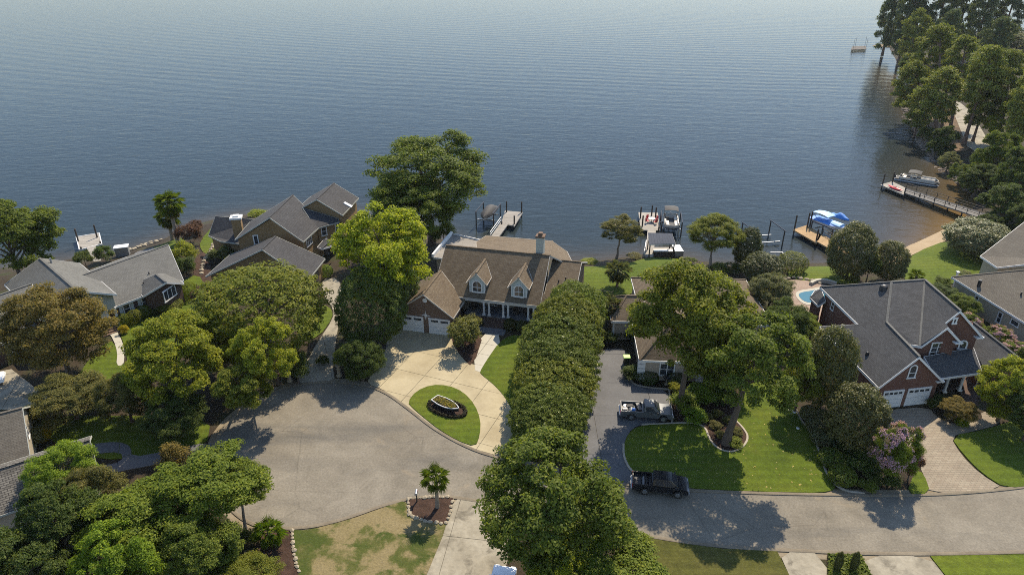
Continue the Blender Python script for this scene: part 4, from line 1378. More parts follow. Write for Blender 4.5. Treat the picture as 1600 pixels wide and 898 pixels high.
def leaves(pos, nrm, L, W, rng, fold=.25):
    n = len(pos)
    nrm = unit(nrm)
    t = unit(np.cross(nrm, rng.normal(size=(n, 3))))
    b = np.cross(nrm, t)
    s = rng.uniform(.65, 1.35, (n, 1))
    L, W = L * s, W * s
    return np.stack([pos - t * L, pos + b * W + nrm * W * fold, pos + t * L, pos - b * W + nrm * W * fold], 1)

def rdir(n, rng, zmin=-1.0):
    z = rng.uniform(zmin, 1, n)
    a = rng.uniform(0, 2 * math.pi, n)
    r = np.sqrt(1 - z * z)
    return np.stack([r * np.cos(a), r * np.sin(a), z], 1)

def crown_points(kind, rng):
    """leaf positions and facing directions in a unit ball, and the limb ends"""
    pos, nr, ends = [], [], []
    if kind in ('oak', 'fine', 'open'):
        nl, nc, nq, lo = {'oak': (15, 17, 190, .24), 'fine': (20, 16, 170, .20), 'open': (17, 12, 190, .20)}[kind]
        k = np.arange(nl) + .5
        zz = 1 - 1.68 * k / nl
        aa = k * 2.39996 + rng.uniform(0, 6)
        ld = unit(np.stack([np.sqrt(1 - zz * zz) * np.cos(aa), np.sqrt(1 - zz * zz) * np.sin(aa), zz], 1) + rng.normal(0, .24, (nl, 3)))
        for d_ in ld:
            R_ = rng.uniform(lo, .44)
            C_ = d_ * rng.uniform(.84, 1.08) * (1 - R_)
            ends.append(C_)
            for cd in rdir(nc, rng, -.7):
                cd = unit(cd + d_ * .4)
                cr = rng.uniform(.065, .15)
                cc = C_ + cd * R_ * rng.uniform(.62, 1.08)
                m_ = int(nq * (cr / .11) ** 1.6)
                q = rdir(m_, rng, -.35)
                p = cc + q * cr * rng.uniform(.35, 1.12, (m_, 1)) * np.array([1.2, 1.2, .75])
                pos.append(p)
                nr.append(q * .55 + d_ * .25 + np.array([0, 0, .6]) + rng.normal(0, .55, (m_, 3)))
        nf = 900
        p = rdir(nf, rng) * rng.uniform(.2, .75, (nf, 1))
        pos.append(p); nr.append(rng.normal(size=(nf, 3)))
    elif kind == 'dense':
        nc, nq = 120, 170
        k = np.arange(nc) + .5
        zz = 1 - 1.9 * k / nc
        aa = k * 2.39996
        cd = np.stack([np.sqrt(1 - zz * zz) * np.cos(aa), np.sqrt(1 - zz * zz) * np.sin(aa), zz], 1)
        for d_ in cd:
            rr = rng.uniform(.66, .86)
            cr = rng.uniform(.15, .24)
            q = rdir(nq, rng, -.5)
            q = unit(q + d_ * .5)
            pos.append(d_ * rr + q * cr * rng.uniform(.5, 1.1, (nq, 1)))
            nr.append(q * .9 + np.array([0, 0, .5]) + rng.normal(0, .45, (nq, 3)))
        ends = list(rdir(5, rng, .0) * .5)
    elif kind == 'dome':
        nc, nq = 300, 95
        k = np.arange(nc) + .5
        zz = 1 - 1.75 * k / nc
        aa = k * 2.39996
        cd = np.stack([np.sqrt(1 - zz * zz) * np.cos(aa), np.sqrt(1 - zz * zz) * np.sin(aa), zz], 1)
        bl = rdir(9, rng)
        for d_ in cd:
            rr = .80 + .13 * max((bl @ d_).max() * 2 - 1, -.6) + rng.normal(0, .045)
            cr = rng.uniform(.07, .14)
            q = unit(rdir(nq, rng, -.5) + d_ * .4)
            pos.append(d_ * rr + q * cr * rng.uniform(.4, 1.15, (nq, 1)))
            nr.append(q * .6 + d_ * .3 + np.array([0, 0, .5]) + rng.normal(0, .55, (nq, 3)))
        ends = list(rdir(7, rng, .0) * .6)
    elif kind == 'ball':
        n = 3600
        q = rdir(n, rng, -.85)
        r_ = .93 + .05 * np.sin(q[:, :1] * 7 + 1) * np.cos(q[:, 1:2] * 6) + rng.normal(0, .022, (n, 1))
        pos.append(q * r_)
        nr.append(q + rng.normal(0, .4, (n, 3)))
        ends = [np.array([0, 0, .2])]
    elif kind == 'shrub':
        nc, nq = 30, 150
        for d_ in rdir(nc, rng, -.45):
            rr, cr = rng.uniform(.42, .78), rng.uniform(.2, .34)
            q = rdir(nq, rng, -.5)
            pos.append(d_ * rr + q * cr * rng.uniform(.4, 1.1, (nq, 1)))
            nr.append(q * .7 + np.array([0, 0, .6]) + rng.normal(0, .5, (nq, 3)))
        ends = list(rdir(5, rng, .2) * .6)
    elif kind == 'pine':
        nb = 46
        for i in range(nb):
            z = -1 + 2 * (i + rng.uniform(0, 1)) / nb
            prof = (.55 + .45 * math.sin((z + 1.1) * 1.35)) * (1 if z < .55 else max(.18, 1 - (z - .55) * 1.7))
            a = i * 2.39996 + rng.normal(0, .4)
            rr = prof * rng.uniform(.35, .85)
            C_ = np.array([rr * math.cos(a), rr * math.sin(a), z * .9])
            ends.append(C_)
            for _ in range(3):
                cc = C_ + rng.normal(0, .10, 3) * np.array([1, 1, .5])
                nq = 95
                q = rdir(nq, rng, -.5)
                pos.append(cc + q * rng.uniform(.3, 1.05, (nq, 1)) * np.array([.25, .25, .11]))
                nr.append(q * .5 + np.array([0, 0, .8]) + rng.normal(0, .6, (nq, 3)))
    pos, nr = np.concatenate(pos), np.concatenate(nr)
    if kind in ('oak', 'fine', 'open', 'dense', 'shrub', 'dome'):
        k = 1.0 / np.quantile(np.linalg.norm(pos, axis=1), .965)
        pos, ends = pos * k, [e * k for e in ends]
    return pos, nr, ends

LEAF = {'oak': (.0225, .0135), 'fine': (.0195, .011), 'open': (.0235, .0135), 'dense': (.034, .017), 'dome': (.021, .012), 'ball': (.052, .030), 'shrub': (.052, .029), 'pine': (.060, .018)}
LMAT = {'dense': 'leaf_gloss', 'pine': 'needle'}
CROWNS, ENDS, TRUNKS = {}, {}, {}
NVAR = {'dome': 3, 'oak': 5, 'fine': 3, 'open': 3, 'dense': 3, 'ball': 2, 'shrub': 3, 'pine': 5}
for kind, nv in NVAR.items():
    for i in range(nv):
        rng = np.random.default_rng(100 + 17 * i + len(kind))
        p, n, ends = crown_points(kind, rng)
        CROWNS[kind, i] = quads_mesh("crown_" + kind, leaves(p, n, LEAF[kind][0], LEAF[kind][1], rng), MAT[LMAT.get(kind, 'leaf')])
        ENDS[kind, i] = ends
        # blossom sprays sit on the outer leaves
        m = (np.linalg.norm(p, axis=1) > .62) & (p[:, 2] > -.35) & (rng.uniform(size=len(p)) < .62)
        cl = (np.sin(p[:, 0] * 9 + i) + np.sin(p[:, 1] * 8) + np.sin(p[:, 2] * 10 + 2)) > .25
        q = p[m & cl] * 1.035
        CROWNS[kind, i, 'bloom'] = quads_mesh("blossom_" + kind, leaves(q, unit(q) + rng.normal(0, .4, q.shape), LEAF[kind][0] * 1.1, LEAF[kind][1] * 1.4, rng), MAT['pink'])
        q = p[(np.linalg.norm(p, axis=1) > .7) & (p[:, 2] > -.2) & (rng.uniform(size=len(p)) < .0035)] * 1.03
        CROWNS[kind, i, 'dots'] = quads_mesh("flowers_" + kind, leaves(q, unit(q) + rng.normal(0, .3, q.shape), LEAF[kind][0] * 1.1, LEAF[kind][1] * 1.6, rng), MAT['pink'])

PAL = {'yellow': (0.213, 0.233, 0.0246), 'lime': (0.263, 0.297, 0.0224), 'oak': (0.112, 0.143, 0.0246), 'deep': (0.0762, 0.105, 0.0269), 'olive': (0.151, 0.168, 0.0246),
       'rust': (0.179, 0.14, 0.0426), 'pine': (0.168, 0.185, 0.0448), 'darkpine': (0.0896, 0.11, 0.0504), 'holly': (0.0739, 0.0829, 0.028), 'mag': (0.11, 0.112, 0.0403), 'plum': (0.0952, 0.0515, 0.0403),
       'grass': (0.134, 0.174, 0.0224), 'grey': (0.151, 0.157, 0.0784), 'gold': (0.336, 0.28, 0.0202), 'bronze': (0.14, 0.134, 0.0448), 'spring': (0.162, 0.23, 0.0224)}
_vc = {}
def tree(label, x0, y0, x1, y1, kind, col, clear=2.0, cat="tree", name="broadleaf_tree", group=None, bark='bark', bloom=None, dots=None, var=None, trunk_at=None, trunk_r=None, rot=None, zmax=2.2):
    """a plant whose crown fills the measured box; 'clear' is the bare stem below the crown in metres"""
    cx, cy, hw, hh = (x0 + x1) / 2, (y0 + y1) / 2, (x1 - x0) / 2, (y1 - y0) / 2
    zc, gz = clear + 3, 0.0
    for _ in range(8):
        p = P(cx, cy, zc)
        gz = terrain(p.x, p.y)
        gz = max(gz, WATER + .2)
        s = FPX / depth_of(p)
        r_ = hw / s
        ph = PITCH + math.atan((cy - 449) / FPX)
        rz2 = (hh / s) ** 2 - (r_ * math.sin(ph)) ** 2
        rz = math.sqrt(rz2) / math.cos(ph) if rz2 > 0 else .4 * r_
        rz = min(max(rz, .45 * r_), zmax * r_)
        zc = gz + clear + rz * .92
    base = Vector((p.x, p.y, gz - .05))
    if trunk_at:
        base = PT(*trunk_at, -.05)
    root = empty(name, base, label, cat, group)
    if var is None:
        _vc[kind] = _vc.get(kind, -1) + 1
        var = _vc[kind] % NVAR[kind]
    co = bpy.data.objects.new("crown", CROWNS[kind, var])
    COL.objects.link(co)
    co.parent = root
    co.location = p - base
    rot = random.uniform(0, 6.28) if rot is None else rot
    co.rotation_euler = (0, 0, rot)
    co.scale = (r_, r_, rz)
    k = random.uniform(.9, 1.1)
    co.color = (*[x * k for x in PAL[col]], 1)
    for key, cc, nm in (('bloom', bloom, "blossom"), ('dots', dots, "flower")):
        if cc:
            bo = bpy.data.objects.new(nm, CROWNS[kind, var, key])
            COL.objects.link(bo)
            bo.parent = root
            bo.location, bo.rotation_euler, bo.scale, bo.color = co.location, co.rotation_euler, co.scale, (*cc, 1)
            bo["kind"] = "stuff"
    # trunk and limbs
    tr = trunk_r or max(.05, .045 * r_ + .012 * (clear + rz))
    top = (p - base) + Vector((0, 0, rz * (.75 if kind == 'pine' else .05)))
    mb = MB()
    n = 6
    pts = [Vector((0, 0, 0)).lerp(top, i / n) + Vector((random.gauss(0, .06) * tr * 3, random.gauss(0, .06) * tr * 3, 0)) * (i > 0) for i in range(n + 1)]
    mb.tube(pts, [tr * (1.35 if i == 0 else 1) * (1 - .7 * i / n) for i in range(n + 1)], 7)
    if kind not in ('ball',) and r_ > .9:
        ee = ENDS[kind, var]
        for e_ in ee[:: (1 if kind != 'pine' else 3)][:12]:
            ca, sa = math.cos(rot), math.sin(rot)
            tip = (p - base) + Vector(((e_[0] * ca - e_[1] * sa) * r_, (e_[0] * sa + e_[1] * ca) * r_, e_[2] * rz)) * 1.0
            h0 = max(min((tip.z - (0.55 * r_ if kind != 'pine' else .3)) / max(top.z, .1), .92), .3)
            st_ = Vector((0, 0, 0)).lerp(top, h0)
            mid = st_.lerp(tip, .5) + Vector((0, 0, .08 * r_))
            mb.tube([st_, mid, tip], [tr * .42, tr * .26, tr * .08], 5, cap=False)
    mb.build("trunk", MAT[bark], root, world=False)
    return root

T = tree
# left bank and gardens
T("large broadleaf tree at the left edge leaning over the lake", -62, 300, 80, 440, 'oak', 'oak', 3.5)
T("russet tinged tree in front of the grey ranch house", 2, 438, 166, 594, 'fine', 'rust', 1.2)
T("wide domed olive green tree in front of the tan brick house", 298, 406, 514, 565, 'dome', 'olive', 1.5, rot=.4)
T("tallest of the yellow green trees, between the ranch house path and the street", 192, 490, 345, 640, 'oak', 'yellow', 2.0, group="yellow green trees by the turning circle")
T("yellow green tree touching the domed olive tree", 285, 475, 400, 585, 'oak', 'yellow', 1.5, group="yellow green trees by the turning circle")
T("golden leaved tree beside the tan house drive", 362, 496, 464, 610, 'oak', 'yellow', 3.6, trunk_at=(436, 600), group="yellow green trees by the turning circle")
T("low yellow green tree overhanging the kerb of the turning circle", 330, 560, 425, 645, 'oak', 'olive', 3.0, trunk_at=(372, 628), group="yellow green trees by the turning circle")
T("bronze green spreading tree left of the yellow green trees", 150, 572, 240, 665, 'fine', 'bronze', .5)
T("bronze green bushy tree behind the gable with the white rake", 48, 575, 170, 668, 'fine', 'bronze', .5)
T("dark green tree in the shade between lawn and path", 225, 605, 325, 690, 'fine', 'deep', .5)
T("dark purple leaved shrub left of the domed tree", 300, 438, 345, 500, 'shrub', 'plum', .2, "shrub", "shrub")
T("bright lime green tall tree left of the porch house", 518, 312, 678, 480, 'oak', 'lime', 4.0, rot=1.0)
T("dark vine draped tree below the lime green tree", 520, 412, 636, 548, 'dome', 'deep', .8)
T("dark undergrowth tree between the lime tree and the brick garage", 585, 400, 655, 500, 'dense', 'deep', .8)
T("huge dark oak on the shore behind the lime tree", 570, 200, 768, 350, 'fine', 'oak', 5.0, var=1)
T("lower dark oak in front of the huge shore oak", 578, 268, 708, 382, 'oak', 'oak', 3.5, var=1)
T("small green tree beside the roof deck", 672, 345, 714, 385, 'shrub', 'oak', .4)
T("tall green shrub bank along the tan house drive", 525, 520, 600, 600, 'fine', 'deep', .3, "shrub", "shrub")
T("dark shrub at the street end of the tan house drive", 440, 545, 485, 600, 'shrub', 'deep', .3, "shrub", "shrub")
# hedge row of tall flowering shrubs
HX = [(846, 438, 947, 530), (830, 460, 944, 560), (813, 488, 940, 592), (806, 520, 936, 624), (801, 552, 930, 654), (798, 585, 922, 684), (793, 615, 912, 708)]
HL = ["rearmost tall white flowered evergreen of the row, next to the porch house", "second white flowered evergreen from the lake end of the row", "third white flowered evergreen from the lake end of the row",
      "middle white flowered evergreen of the long row", "third white flowered evergreen from the street end of the row", "second white flowered evergreen from the street end of the row", "street end white flowered evergreen of the long row"]
for q_, l_ in zip(HX, HL):
    T(l_, *(q_[0] - 2, q_[1] - 3, q_[2] + 3, q_[3] + 3), 'dome', 'olive' if HL.index(l_) in (1, 4) else 'oak', .3, "tree", "evergreen_tree", "row of tall flowering evergreens beside the grey drive", dots=(.36, .36, .20))
# street trees
T("big leafy tree on the near side of the street, its crown over the road", 748, 670, 990, 905, 'oak', 'oak', 2.0, var=3, zmax=1.2)
T("bright green lower tree in front of the big street tree", 842, 800, 1032, 945, 'oak', 'grass', 1.0, var=0)
T("yellowish small tree at the bottom edge below the street tree", 815, 848, 935, 960, 'oak', 'lime', .5, var=4)
T("taller of the two oaks in front of the beige house, trunk beside its window", 983, 398, 1180, 605, 'oak', 'olive', 4.6, trunk_at=(1062, 640), var=1, trunk_r=.36)
T("oak with its trunk in the mulch bed behind the street lawn", 1086, 478, 1262, 658, 'open', 'oak', 5.0, trunk_at=(1134, 694), var=2, trunk_r=.42)
# lakeside trees
T("small umbrella shaped crape myrtle on the bank left of the roofed dock", 938, 335, 1004, 384, 'fine', 'bronze', 2.8, bark='bark_pale', trunk_at=(963, 404), dots=(.6, .45, .4))
T("umbrella shaped tree on the bank right of the roofed dock", 1072, 331, 1160, 396, 'fine', 'olive', 3.0, bark='bark_pale', trunk_at=(1108, 424))
T("low leafy tree between the two oaks against the beige house", 1088, 500, 1180, 600, 'oak', 'olive', 1.2)
T("narrow dark holly beside the empty boat lift", 1146, 354, 1192, 422, 'dense', 'holly', .3)
T("dark leafy bush below the narrow holly", 1160, 392, 1222, 445, 'dense', 'holly', .2, "shrub", "shrub")
T("tall dark magnolia on the shore beside the tan dock", 1294, 347, 1370, 440, 'dense', 'mag', .3)
T("round dark magnolia left of the sandy beach", 1364, 375, 1420, 442, 'dense', 'mag', .3)
T("green shrub between the two shore magnolias", 1340, 390, 1378, 445, 'shrub', 'deep', .2, "shrub", "shrub")
T("big rounded grey green bush at the head of the beach", 1478, 338, 1578, 402, 'dense', 'grey', .2, "shrub", "shrub")
T("grey green shrubs screening the pool patio", 1165, 420, 1245, 495, 'fine', 'grey', .3)
T("dark leafy tree between the beige house and the pool", 1190, 465, 1265, 540, 'fine', 'deep', .3)
T("green shrub below the pool patio wall", 1215, 480, 1280, 530, 'fine', 'grass', .2, "shrub", "shrub")
T("tall dark magnolia at the left wall of the red brick house", 1252, 508, 1338, 642, 'dense', 'mag', .6)
T("broad dark magnolia in front of the red brick garage", 1292, 597, 1388, 708, 'dense', 'mag', .4)
T("shaded tree behind the front lawn of the beige house", 1215, 545, 1290, 640, 'oak', 'olive', 1.0)
T("pink flowering crape myrtle beside the paver drive", 1364, 655, 1438, 752, 'fine', 'grass', .8, "tree", "crape_myrtle", bloom=(.45, .27, .42))
T("dark purple leaved bush right of the crape myrtle", 1408, 702, 1444, 752, 'shrub', 'plum', .2, "shrub", "shrub")
T("bronze small maple beside the brick porch steps", 1472, 618, 1525, 660, 'fine', 'rust', .5)
T("yellow tinged tree right of the brick porch", 1532, 556, 1625, 660, 'oak', 'yellow', .8)
T("dark tree at the right edge behind the street lawn", 1575, 600, 1660, 690, 'oak', 'deep', .8)
T("pink crape myrtle nearest the lake in the row behind the brick house", 1488, 486, 1535, 524, 'fine', 'grass', .3, "tree", "crape_myrtle", "pink crape myrtles behind the red brick house", bloom=(.46, .27, .36))
T("middle pink crape myrtle of the row behind the brick house", 1535, 505, 1586, 545, 'fine', 'grass', .3, "tree", "crape_myrtle", "pink crape myrtles behind the red brick house", bloom=(.46, .27, .36))
T("pink crape myrtle nearest the street in the row behind the brick house", 1562, 530, 1615, 572, 'fine', 'grass', .3, "tree", "crape_myrtle", "pink crape myrtles behind the red brick house", bloom=(.46, .27, .36))
T("dark hedge shrub along the back wall of the red brick house", 1440, 440, 1500, 480, 'fine', 'deep', .2, "shrub", "shrub")
T("green shrub beside the far end of the tan house", 1475, 455, 1530, 500, 'fine', 'oak', .2, "shrub", "shrub")
# lower left wood
T("feathery bright green tree over the long patterned roof", 42, 686, 150, 790, 'fine', 'spring', 2.0, var=1)
T("dark tree below the feathery tree at the lower left", 20, 745, 150, 895, 'oak', 'deep', 1.5)
T("russet dark tree beside the feathery tree", 90, 722, 195, 830, 'fine', 'bronze', 1.0)
T("big glossy green tree by the turning circle with bare stems at its foot", 215, 688, 412, 850, 'oak', 'grass', 2.2, var=2, bark='bark_pale')
T("wide green tree at the centre of the lower left wood", 135, 740, 320, 900, 'oak', 'grass', 1.5, var=1)
T("bright green rounded tree at the bottom edge", 120, 812, 255, 960, 'oak', 'spring', .8, var=3)
T("dark green tree at the lower left corner", -40, 820, 110, 980, 'oak', 'deep', .8)
T("olive green tree at the bottom beside the mulch bed", 325, 862, 440, 960, 'fine', 'olive', .4)
T("deep green tree right of the bright rounded tree", 240, 800, 370, 930, 'oak', 'oak', 1.0, var=0)
T("young tree with dark leaves leaning over the turning circle", 330, 715, 418, 800, 'open', 'oak', 2.0, bark='bark_pale', trunk_at=(384, 832))
T("red brown bush at the end of the grey path", 244, 688, 300, 740, 'shrub', 'rust', .2, "shrub", "shrub")
T("dark conical evergreen at the turning circle edge", 345, 832, 375, 880, 'dense', 'deep', .1, "shrub", "shrub")

# clipped and loose garden shrubs
def S(label, x, y, r_, kind='ball', col='grass', h=None, group=None):
    p = PT(x, y)
    root = empty("shrub", p, label, "shrub", group)
    var = random.randrange(NVAR[kind])
    h = h or r_ * 1.6
    co = bpy.data.objects.new("crown", CROWNS[kind, var])
    COL.objects.link(co)
    co.parent = root
    co.location = (0, 0, h * .5)
    co.rotation_euler = (0, 0, random.uniform(0, 6))
    co.scale = (r_, r_, h * .55)
    co.color = (*[v * random.uniform(.93, 1.07) for v in PAL[col]], 1)
    MB().tube([(0, 0, -.05), (0, 0, h * .5)], [.06, .03], 5).build("trunk", MAT['bark'], root, world=False)
    return root
GA = "clipped round shrubs along the grey ranch house"
S("clipped round shrub nearest the ranch house porch", 196, 509, 1.05, group=GA)
S("clipped round shrub second from the ranch house porch, slightly bronze", 212, 504, 1.1, col='olive', group=GA)
S("clipped round shrub third from the ranch house porch", 226, 496, 1.05, group=GA)
S("small clipped ball between the round shrubs and the long clipped hedge", 243, 492, .6, col='deep', group=GA)
S("wide clipped hedge under the ranch house bay window", 266, 483, 1.9, h=1.4, group=GA)
S("clipped ball at the far corner of the ranch house", 296, 457, 1.0, group=GA)
S("clipped shrub just below the bay window corner", 298, 468, 1.1, group=GA)
S("golden flowering small shrub beside the ranch house step", 195, 521, .7, 'shrub', 'gold')
S("loose dark shrub left of the small lake dock gangway", 135, 417, 1.7, 'shrub', 'deep')
S("loose dark shrub right of the small lake dock gangway", 166, 408, 1.6, 'shrub', 'deep')
S("yellow green shrub between ranch house and tan brick house", 289, 416, 2.3, 'shrub', 'yellow')
S("dark shrub at the foot of the yellow green shrub", 292, 428, 1.7, 'shrub', 'deep')
S("purple leaved shrub beside the shore palm", 298, 380, 2.2, 'shrub', 'plum')
S("second purple leaved shrub behind the shore palm", 305, 366, 1.6, 'shrub', 'plum')
S("broad dark green shrub at the foot of the tan chimney", 346, 410, 2.2, 'shrub', 'deep', 2.4)
S("smaller green shrub beside the tan chimney", 362, 412, 1.3, 'shrub', 'grass', 1.6)
S("round green shrub beside the tan house garage door", 510, 432, 1.1, 'ball', 'grass')
S("bronze flowering shrub in the mulch bed by the walk", 722, 546, 2.4, 'shrub', 'bronze', 4.4)
S("second bronze shrub in the bed nearer the brick garage", 735, 530, 1.7, 'shrub', 'bronze', 3.2)
S("dark clipped shrub under the right end of the porch", 797, 514, .9, 'ball', 'holly')
S("dark clipped shrub at the porch corner by the evergreen row", 815, 517, .9, 'ball', 'holly')
GP = "foundation shrubs at the pool and lake"
S("broad clipped boxwood dome on the shore lawn", 1236, 424, 2.3, 'ball', 'grey', 3.0)
S("small clipped ball behind the brick house roof", 1334, 442, .8, 'ball', 'grass')
S("green shrub under the white double window at its left", 986, 590, 1.3, 'shrub', 'deep', 1.5)
S("low clipped shrub under the white double window", 1012, 596, 1.3, 'ball', 'deep', 1.2)
S("low clipped shrub right of the bird bath", 1056, 598, 1.3, 'ball', 'deep', 1.2)
S("bright green bed shrub beside the silver pickup", 1068, 640, 1.8, 'shrub', 'grass', 1.9)
S("bright green bed shrub nearest the oak trunk", 1092, 630, 2.0, 'shrub', 'grass', 2.0)
S("low bright shrub at the front of the oak bed", 1084, 655, 1.5, 'shrub', 'spring', 1.2)
S("leafy green shrub at the back of the oak bed", 1112, 620, 1.9, 'shrub', 'grass', 1.9)
S("yellowish fern like shrub at the end of the grey drive", 1054, 612, .9, 'shrub', 'yellow', 1.3)
S("dark shrub beneath the broad oak", 1130, 625, 1.8, 'shrub', 'deep', 1.6)
k_ = 0
for x, y, nm in ((1104, 655, "back left"), (1120, 650, "back middle"), (1138, 660, "behind the oak trunk"), (1118, 668, "front left"), (1150, 678, "front right"), (1126, 684, "in front of the oak trunk")):
    S("low brown shrub in the oak bed, " + nm, x, y, .75, 'shrub', 'bronze', .7, "low brown shrubs in the oak bed")
S("low green shrub at the tip of the oak bed", 1146, 696, 1.0, 'shrub', 'grass', .8)
for x, y, nm in ((1268, 655, "uppermost"), (1277, 672, "second"), (1285, 692, "third"), (1297, 724, "fourth"), (1314, 752, "lowest")):
    S("clipped grey green mound along the curved edging, " + nm + " of five", x, y, 1.35, 'ball', 'grey' if y < 700 else 'oak', 1.4, "clipped mounds along the curved edging")
S("dark shrub behind the curved edging near the street", 1340, 735, 1.8, 'shrub', 'deep', 1.7)
S("shaded shrub below the broad magnolia", 1325, 705, 1.9, 'shrub', 'deep', 1.8)
S("dark shrub at the foot of the pink crape myrtle", 1375, 752, 1.6, 'shrub', 'deep', 1.5)
S("small shrub at the street corner by the curved edging", 1352, 765, 1.0, 'shrub', 'oak', 1.0)
S("green shrub in the bed left of the brick porch", 1462, 638, 1.2, 'shrub', 'deep', 1.3)
S("low bright edging plant beside the brick walk", 1500, 662, .9, 'shrub', 'yellow', .6)
S("golden shrub next to the gable with the white rake", 68, 688, .9, 'ball', 'gold', 1.5)
S("grey green loose shrub under the gable with the white rake", 50, 698, 1.5, 'shrub', 'grey', 2.0)
S("twiggy grey shrub above the golden shrub", 50, 672, 1.6, 'shrub', 'grey', 2.2)
S("dark shrub left of the small palm at the circle", 392, 842, .9, 'shrub', 'deep', 1.0)
S("hydrangea like pale shrub beside the stone gate post", 548, 585, .9, 'shrub', 'grey', 1.2)
S("dark low shrub between the two stone urns", 505, 568, .9, 'shrub', 'deep', 1.0)
S("green shrub left of the stone urn", 462, 585, 1.2, 'shrub', 'deep', 1.4)
S("pale green agapanthus clump behind the green lidded bin", 966, 528, 1.1, 'shrub', 'grey', 1.2)
S("dark shrub at the wall behind the green lidded bin", 985, 533, 1.0, 'shrub', 'deep', 1.3)
S("leafy plant at the top of the grey drive", 950, 536, 1.2, 'shrub', 'deep', 1.5)
S("shrub on the bank beside the roofed dock", 1078, 412, 1.1, 'shrub', 'oak', 1.0)
S("shrub under the umbrella shaped tree on the bank", 1122, 425, 1.8, 'shrub', 'grass', 1.3)
S("bank shrub right of the umbrella shaped tree", 1145, 426, 1.6, 'shrub', 'deep', 1.5)
S("low yellow green shrub at the shore by the porch house lawn", 920, 411, 1.5, 'shrub', 'yellow', .6)
S("low hedge plant in the curved bank bed", 990, 404, 1.4, 'shrub', 'bronze', .8)
S("green shrub on the bank behind the tan brick house", 402, 337, 2.0, 'shrub', 'yellow', 1.0)
S("white flowered shrub on the lawn by the tan house corner", 1505, 436, 1.2, 'shrub', 'grey', 1.3)
S("green shrub at the end of the lake lawn by the tan house", 1470, 446, 1.4, 'shrub', 'oak', 1.4)
for x, nm in ((1306, "left"), (1331, "right")):
    p = P(x, 893)
    ro = empty("evergreen_shrub", p, "narrow dark conical evergreen, the " + ("one beside the left driveway" if nm == "left" else "one beside the right driveway") + " in the street bed", "shrub", "conical evergreens in the street bed")
    co = bpy.data.objects.new("crown", CROWNS['dense', 0]); COL.objects.link(co); co.parent = ro
    co.location, co.scale, co.color = (0, 0, 1.1), (.34, .34, 1.15), (*PAL['holly'], 1)
    MB().tube([(0, 0, -.05), (0, 0, 1.2)], [.05, .02], 5).build("trunk", MAT['bark'], ro, world=False)
# ground cover in the street bed: uncountable leaves
gp = np.array([tuple(P(x, y)[:2]) for x, y in ((1294, 869), (1344, 870), (1362, 905), (1372, 950), (1293, 950))])
pp = []
while len(pp) < 5200:
    q = gp.min(0) + RNG.uniform(0, 1, 2) * (gp.max(0) - gp.min(0))
    ins = all((gp[(i + 1) % 5][0] - gp[i][0]) * (q[1] - gp[i][1]) - (gp[(i + 1) % 5][1] - gp[i][1]) * (q[0] - gp[i][0]) < 0 for i in range(5))
    if ins: pp.append((q[0], q[1], .12 + RNG.uniform(0, .28)))
pp = np.array(pp)
gc = bpy.data.objects.new("ground_cover", quads_mesh("ground_cover", leaves(pp, np.array([0, 0, 1.]) + RNG.normal(0, .4, pp.shape), .13, .08, RNG), MAT['leaf']))
COL.objects.link(gc); gc.color = (*PAL['oak'], 1); tag(gc, "leafy ground cover between two driveways", None, kind='stuff')

# ---- palms: every frond is a part
def frond_mesh():
    mb = MB()
    mb.beam((0, 0, 0), (.46, 0, .04), .028, .02)
    nb = 15
    for k in range(nb):
        a = math.radians(-74 + 148 * k / (nb - 1))
        L = .60 * (1 - .30 * (abs(k - nb // 2) / (nb / 2)) ** 1.5)
        d = Vector((math.cos(a), math.sin(a), 0)); sd_ = Vector((-d.y, d.x, 0))
        o = Vector((.44, 0, .04))
        m_ = o + d * L * .5 + Vector((0, 0, .02 + .03 * (k % 2)))
        t_ = o + d * L + Vector((0, 0, -.12 - .05 * (k % 3)))
        mb.add([o, m_ - sd_ * .026, t_, m_ + sd_ * .026], [(0, 1, 2), (0, 2, 3)])
    return mb.mesh("frond", MAT['frond'])
FROND = frond_mesh()
def palm(label, x, y, h, fl, n=26, col='oak', skirt=0, group=None, tr=.17):
    p = PT(x, y, -.05)
    root = empty("palm_tree", p, label, "palm", group)
    mb = MB()
    mb.tube([(0, 0, 0), (.03, 0, h * .3), (-.02, .02, h * .7), (0, 0, h)], [tr * 1.25, tr, tr * .95, tr * 1.1], 9)
    mb.build("trunk", MAT['bark_pale'], root, world=False)
    for i in range(n + skirt):
        el = math.radians(78 - 128 * (i / max(n - 1, 1))) if i < n else math.radians(random.uniform(-75, -58))
        a = i * 2.39996 + random.uniform(-.2, .2)
        o = bpy.data.objects.new("frond", FROND)
        COL.objects.link(o)
        o.parent = root
        o.location = (0, 0, h)
        o.rotation_euler = (0, -el, a)
        s_ = fl * random.uniform(.85, 1.1) * (.8 if i < 5 else 1)
        o.scale = (s_, s_, s_)
        cc = PAL[col] if i < n else PAL['rust']
        k = random.uniform(.8, 1.2)
        o.color = (*[v * k for v in cc], 1)
    return root
palm("palm in the stone edged mulch bed beside the street", 683.5, 794, 3.5, 1.45, 21, 'grass')
palm("tall shaggy palm on the shore beside the purple shrubs", 279, 381, 7.0, 2.5, 32, 'grass', 22, tr=.3)
palm("second shore palm, lower and behind the shaggy one", 270, 376, 4.2, 2.2, 26, 'oak', 8, tr=.28)
palm("small palm at the edge of the turning circle", 425, 852, 1.5, 1.5, 22, 'spring', 4)
palm("palm on the lake lawn beside the fence", 964, 449, 2.7, 2.1, 26, 'grey', 6)
palm("palm at the top of the grey drive", 953, 516, 3.4, 1.9, 26, 'grey', 4)
palm("low palm in the bed beside the tan house drive", 549, 570, 1.4, 1.6, 22, 'grass')
